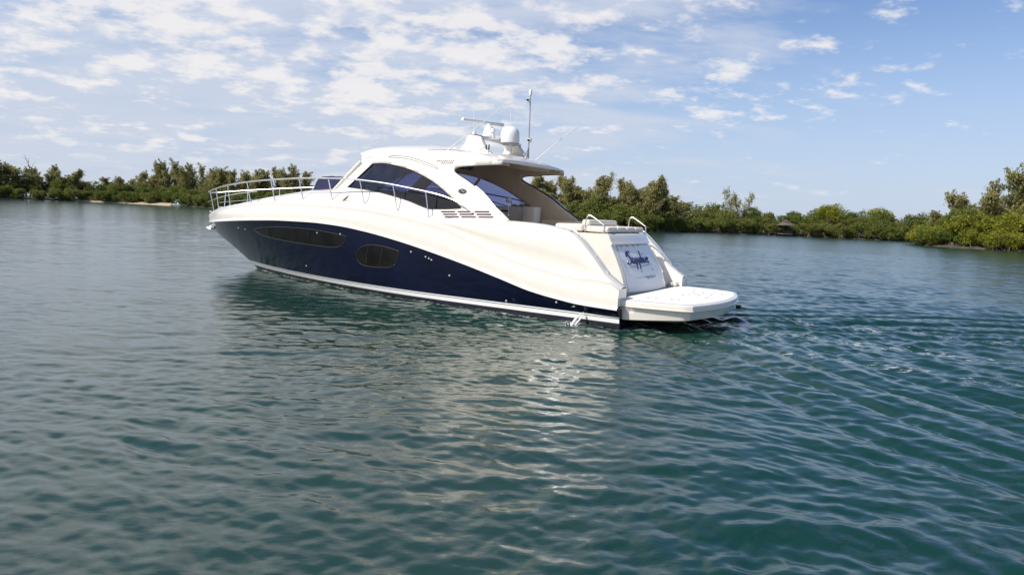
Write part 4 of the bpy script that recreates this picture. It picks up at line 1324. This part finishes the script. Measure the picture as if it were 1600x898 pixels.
def pine_variant(i, H=10.0, leaders=3, dens=1.0):
    """feathery upright tree: several leaders, ascending sprays of needles, ragged top"""
    rs = np.random.default_rng(100 + i)
    tr = MB(); cen = []; dr = []; sh = []
    for L_ in range(leaders):
        lean = rs.normal(0, .15, 2) + (rs.normal(0, .10, 2) if L_ else 0)
        hh = H * (1.0 if L_ == 0 else rs.uniform(.62, .97))
        b0 = rs.normal(0, .25, 2)
        pts = [Vector((b0[0] + lean[0] * hh * t ** 1.3 + .15 * math.sin(3 * t + L_), b0[1] + lean[1] * hh * t ** 1.3, hh * t)) for t in np.linspace(0, 1, 9)]
        tr.tube(pts, [(.17 - .15 * t) * H / 10 for t in np.linspace(0, 1, 9)], 5)
        nb = int(58 * hh / H)
        for k in range(nb):
            t = rs.uniform(.12, .99)
            p = pts[min(int(t * 8), 7)].lerp(pts[min(int(t * 8) + 1, 8)], t * 8 - int(t * 8))
            az_ = rs.uniform(0, 2 * math.pi)
            el = rs.uniform(.35, 1.2) + .3 * t
            ln = (1.25 - t * .62) * rs.uniform(.5, 1.6) * H / 6.2
            dv = Vector((math.cos(az_) * math.cos(el), math.sin(az_) * math.cos(el), math.sin(el)))
            e_ = p + dv * ln
            if k % 2 == 0: tr.tube([p, p.lerp(e_, .5) - Vector((0, 0, .05)), e_], [.05, .03, .012], 4)
            m_ = int(52 * dens * ln)
            base_s = rs.normal(.5, .13)
            for q in range(m_):
                s_ = rs.uniform(.10, 1.22)
                c_ = p + dv * ln * s_
                wv = .40 * (1.15 - .80 * s_)
                cen.append((c_.x + rs.normal(0, wv), c_.y + rs.normal(0, wv), c_.z + rs.normal(0, wv * .8)))
                dr.append((dv.x * .5, dv.y * .5, .9)); sh.append(base_s + rs.normal(0, .18))
    cm_ = leaves_mesh('crown', cen, .125, 2.0, rs, M['pine'], 0, np.array(sh), dr)
    return tr, cm_


def mang_variant(i, Rr_=2.6, H=4.2, n=4200, m_=None, gap=.0):
    """round, dense, many-lobed evergreen down to the water, prop roots beneath"""
    rs = np.random.default_rng(300 + i)
    nl = rs.integers(9, 14)
    lobes = []
    for k in range(nl):
        a = rs.uniform(0, 2 * math.pi); rr = Rr_ * rs.uniform(.15, .72)
        lz = H * rs.uniform(.30, .82) * (1 - .25 * (rr / Rr_) ** 2)
        lobes.append((rr * math.cos(a), rr * math.sin(a), lz, rs.uniform(.75, 1.35) * Rr_ / 2.6 * .95))
    cen = []; sh = []; per = n // nl
    for (x, y, z_, r_) in lobes:
        bs = rs.normal(.5, .17)
        for c_ in range(int(per / 7)):
            v = rs.normal(0, 1, 3); v /= np.linalg.norm(v)
            rad = r_ * rs.uniform(.72, 1.12)
            cc = np.array([x, y, z_]) + v * rad * np.array([1, 1, .85])
            cs = bs + rs.normal(0, .12)
            for q in range(9):
                p = cc + rs.normal(0, .17, 3)
                if p[2] < .12: continue
                cen.append(p); sh.append(cs + rs.normal(0, .13))
    cm_ = leaves_mesh('crown', cen, .15, .95, rs, m_ or M['mang'], .5, np.array(sh))
    tr = MB()
    for k in range(9):
        a = rs.uniform(0, 6.28); l_ = lobes[k % nl]; rr = rs.uniform(.3, .9) * Rr_ * .5
        tr.tube([(rr * 1.5 * math.cos(a), rr * 1.5 * math.sin(a), -.2), (rr * math.cos(a) * .7, rr * math.sin(a) * .7, .9), (l_[0] * .6, l_[1] * .6, l_[2] * .9)], [.05, .07, .03], 5)
    return tr, cm_


def proto(name, pair):
    tr, cm_ = pair
    t_o = tr.build('trunk', M['bark'], None, recalc=False, auto=None)
    me_t = t_o.data
    bpy.data.objects.remove(t_o)
    return me_t, cm_


PINES = [proto('p', pine_variant(i, 10.0, [3, 2, 4, 3, 2, 3][i], [1, .8, 1.1, .9, 1.2, .7][i])) for i in range(6)]
MANGS = [proto('m', mang_variant(i)) for i in range(6)]
MANGY = [proto('m', mang_variant(20 + i, m_=M['mang_y'])) for i in range(4)]
SPARSE = [proto('s', pine_variant(40 + i, 10.0, 3, .32)) for i in range(2)]


def plant(kind, x, y, z_, sc, sz, rot, label, cat, group, name):
    me_t, me_c = kind
    r = empty(name, (x, y, z_), rot)
    r.scale = (sc, sc, sz)
    tag(r, label, cat, group)
    for nm_, me_ in (('trunk', me_t), ('crown', me_c)):
        o = bpy.data.objects.new(nm_, me_); COL.objects.link(o); o.parent = r
    return r


tr_ = random.Random(77)


def along(pts, inland, spacing, jit):
    ed = [Vector((a, b_, 0)) for a, b_ in pts]
    out = []; acc = 0; nxt = spacing * .4
    for a, b_ in zip(ed[:-1], ed[1:]):
        L_ = (b_ - a).length; t = (b_ - a) / L_; n = Vector((-t.y, t.x, 0))
        while nxt <= acc + L_:
            p = a + t * (nxt - acc) + n * (inland + tr_.uniform(-jit, jit) * .7) + t * tr_.uniform(-jit, jit)
            out.append(p); nxt += spacing
        acc += L_
    return out


def pick(lst): return lst[tr_.randrange(len(lst))]
def rot(): return tr_.uniform(0, 6.28)


# left shore: mangroves at the water, ragged pines behind
for p in along(SH_L[1:], .4, 3.7, 1.0):
    plant(pick(MANGS), p.x, p.y, .0, tr_.uniform(.85, 1.15), tr_.uniform(.75, 1.05), rot(), 'low dark green mangrove at the water edge of the far left shore', 'mangrove', 'mangroves at the water on the left shore', 'mangrove_tree')
for p in along(SH_L[1:], 5, 4.6, 1.6):
    plant(pick(MANGS), p.x, p.y, .5, tr_.uniform(1.1, 1.4), tr_.uniform(1.15, 1.45), rot(), 'taller green mangrove in the second row of the far left shore', 'mangrove', 'second row of mangroves on the left shore', 'mangrove_tree')
for p in along(SH_L[1:], 9, 2.5, 1.9):
    hgt = .95 + .16 * math.sin(p.x * .11 + 1) + tr_.uniform(-.12, .18)
    if p.x > -107: hgt += .14
    if -136 < p.x < -122: hgt *= .68
    plant(pick(PINES), p.x, p.y, .6, tr_.uniform(1.1, 1.5), hgt * .94, rot(), 'feathery olive pine tree standing behind the mangroves on the far left shore', 'pine tree', 'pines on the left shore', 'pine_tree')
# middle shore: a stand of pines right behind the yacht's stern, then an even belt of mangrove
for p in along(SH_M, .2, 3.3, .9):
    plant(pick(MANGS), p.x, p.y, .0, tr_.uniform(.8, 1.1), tr_.uniform(.7, .95), rot(), 'low green mangrove at the water edge of the shore right of the yacht', 'mangrove', 'mangroves at the water right of the yacht', 'mangrove_tree')
for p in along(SH_M, 4.5, 4.0, 1.4):
    plant(pick(MANGS), p.x, p.y, .5, tr_.uniform(1.0, 1.3), tr_.uniform(1.0, 1.22), rot(), 'green mangrove in the middle row of the belt right of the yacht', 'mangrove', 'middle row of mangroves right of the yacht', 'mangrove_tree')
for p in along(SH_M[3:], 10, 4.6, 1.6):
    plant(pick(MANGS), p.x, p.y, .7, tr_.uniform(1.2, 1.5), tr_.uniform(1.32, 1.5), rot(), 'tall mangrove at the back of the belt right of the yacht', 'mangrove', 'back row of mangroves right of the yacht', 'mangrove_tree')
for x in np.linspace(3, 38, 19):
    yb = np.interp(x, [1, 9, 17, 25, 33, 43], [147, 140, 133, 131, 140, 151]) + 6 + tr_.uniform(-2.5, 4)
    edge_ = min(1, .55 + (x + 1) / 14, .6 + (39.5 - x) / 20)
    plant(pick(PINES), x + tr_.uniform(-.8, .8), yb, .6, tr_.uniform(1.15, 1.45), (.87 + tr_.uniform(-.18, .12)) * edge_, rot(), 'tall feathery pine in the stand just right of the yacht', 'pine tree', 'stand of pines just right of the yacht', 'pine_tree')
plant(SPARSE[0], 54.0, 163, .6, 1.05, .92, .4, 'lone sparse pine rising above the mangrove belt left of the thatched hut', 'pine tree', None, 'pine_tree')
plant(MANGY[0], 74.5, 160, 2.6, 1.25, 1.25, 1.0, 'pale flat-topped tree showing above the mangrove belt right of the thatched hut', 'tree', None, 'broadleaf_tree')
plant(MANGY[1], 91.0, 168, 3.2, 1.25, 1.1, 1.0, 'pale rounded crown showing above the dark belt half way to the right headland', 'tree', None, 'broadleaf_tree')
# right headland: yellow-green mangroves in front, tall pines behind
for p in along(SH_R, .3, 3.0, .9):
    plant(pick(MANGY) if tr_.random() < .8 else pick(MANGS), p.x, p.y, .0, tr_.uniform(.75, 1.0), tr_.uniform(.65, .9), rot(), 'yellow green mangrove at the water edge of the right headland', 'mangrove', 'front mangroves on the right headland', 'mangrove_tree')
for p in along(SH_R, 4.2, 3.6, 1.2):
    plant(pick(MANGY) if tr_.random() < .6 else pick(MANGS), p.x, p.y, .5, tr_.uniform(1.1, 1.4), tr_.uniform(1.15, 1.5), rot(), 'bright green mangrove in the second row of the right headland', 'mangrove', 'second row of mangroves on the right headland', 'mangrove_tree')
for (x, y, sc, sz) in ((78, 123, .7, .5), (105, 114, 1, 1.1), (86, 108.5, .95, 1.0), (91, 109.5, 1, 1.12), (96, 111.5, 1, 1.12), (82.5, 122, .75, .60), (79.5, 118.5, .8, .78), (80, 113.5, .85, .92), (82, 111.5, .9, 1.06), (84.5, 111, .95, 1.12), (86.5, 113.5, .95, 1.02), (89.5, 113, 1, 1.18), (93, 115, 1, 1.1), (97, 116, 1, 1.2), (102, 118, 1, 1.05), (108, 120, 1, 1.1), (88, 118, 1, .9)):
    plant(pick(PINES), x, y, .6, sc * 1.45, sz * 1.02, rot(), 'tall olive pine towering behind the mangroves of the right headland', 'pine tree', 'pines on the right headland', 'pine_tree')

# bare leaning snag at the far left
mb = MB()
mb.tube([(0, 0, 0), (-.2, 0, 5), (-.9, 0, 9), (-2.2, 0, 12.4)], [.22, .17, .11, .03], 6)
for a, b_ in (((-.6, 0, 8), (.8, 0, 10.6)), ((-1.2, 0, 10), (-.9, 0, 11.8)), ((-.4, 0, 7), (-2, .3, 8.6)), ((-1.6, 0, 11), (-2.9, 0, 11.6)), ((-.3, 0, 6), (.9, .2, 7.4))):
    mb.tube([a, (Vector(a) + Vector(b_)) / 2 + Vector((0, 0, .15)), b_], [.08, .05, .015], 5)
sn = empty('dead_tree', (-143.5, 201, .5)); tag(sn, 'bare leaning dead tree poking above the trees at the far left', 'dead tree')
mb.build('trunk', M['bark'], sn)

# thatched hut on the shore
HX, HY_ = 62.3, 155.6
hut = empty('thatched_hut', (HX, HY_, 0), R(8)); hut.scale = (.70, .75, 1); tag(hut, 'open thatched hut with a two-tier brown roof and dark posts among the mangroves', 'hut')
mb = MB(); mb.box(-1.75, 1.75, -1.6, 1.6, .35, .50, bev=.02); mb.build('floor', M['teak'], hut)
for ax in (-1.55, 0, 1.55):
    for ay in (-1.4, 1.4):
        mb = MB(); mb.tube([(ax, ay, -.6), (ax, ay, 2.6)], .09, 8); mb.build('post', M['black'], hut)
mb = MB(); mb.box(-1.6, 1.6, -1.45, -1.40, .5, 1.2); mb.build('railing', M['black'], hut); mb = MB(); mb.box(-1.6, 1.6, 1.38, 1.45, .5, 2.5); mb.build('wall', M['black'], hut)
M['thatch'] = mat('brown_thatch', (0.12, 0.085, 0.075), 0.9, var=0.25, vscale=5, bump=.6, bscale=25)
mb = MB()
def hipr(z0, z1, w0, w1):
    a = [(-w0, -w0 * .9, z0), (w0, -w0 * .9, z0), (w0, w0 * .9, z0), (-w0, w0 * .9, z0)]
    m_ = [(-w0 * .55 - w1 * .4, -(w0 * .55 + w1 * .4) * .9, z0 + (z1 - z0) * .42), (w0 * .55 + w1 * .4, -(w0 * .55 + w1 * .4) * .9, z0 + (z1 - z0) * .42), (w0 * .55 + w1 * .4, (w0 * .55 + w1 * .4) * .9, z0 + (z1 - z0) * .42), (-w0 * .55 - w1 * .4, (w0 * .55 + w1 * .4) * .9, z0 + (z1 - z0) * .42)]
    b_ = [(-w1, -w1 * .9, z1), (w1, -w1 * .9, z1), (w1, w1 * .9, z1), (-w1, w1 * .9, z1)]
    c_ = [(p[0], p[1], p[2] - .12) for p in a]
    mb.grid([c_, a, m_, b_], closed=True); mb.add(b_, [(0, 1, 2, 3)]); mb.add(c_, [(3, 2, 1, 0)])
hipr(2.45, 3.15, 2.15, .75)
RF = mb.build('roof', M['thatch'], hut)
mb = MB(); hipr(3.28, 3.62, .95, .12); mb.box(-.6, .6, -.55, .55, 3.1, 3.3); mb.build('roof_lantern', M['thatch'], RF)

# small white boat by the left shore
sb = empty('motorboat', (-98.2, 197.0, 0), R(8)); tag(sb, 'tiny white open motorboat floating in front of the left shore', 'motorboat')
mb = MB(); rws = []
for x in np.linspace(-1.7, 1.9, 12):
    w_ = .75 * (1 - max(0, (x - .2) / 1.72) ** 2.2); zt = .55 + .12 * max(0, x) ; 
    rws.append([(x, -w_, zt), (x, -w_ * .9, .15), (x, 0, -.15), (x, w_ * .9, .15), (x, w_, zt), (x, w_ * .85, zt - .03), (x, 0, .28), (x, -w_ * .85, zt - .03)])
mb.grid(rws, closed=True); mb.add(rws[0], [tuple(range(8))]); mb.build('hull', M['white'], sb)
mb = MB(); mb.box(-.35, .35, -.3, .3, .3, 1.05, bev=.05); mb.build('console', M['white'], sb)
mb = MB(); mb.box(-.7, .6, -.62, .62, 1.62, 1.70, bev=.03); cn = mb.build('canopy', M['white'], sb)
mb = MB()
for ax in (-.6, .5):
    for ay in (-.5, .5): mb.tube([(ax, ay, .4), (ax, ay, 1.65)], .02, 6)
mb.build('canopy_frame', M['steel'], cn)
mb = MB(); mb.box(-2.0, -1.7, -.15, .15, .25, .95, bev=.06); mb.build('outboard_motor', M['black'], sb)
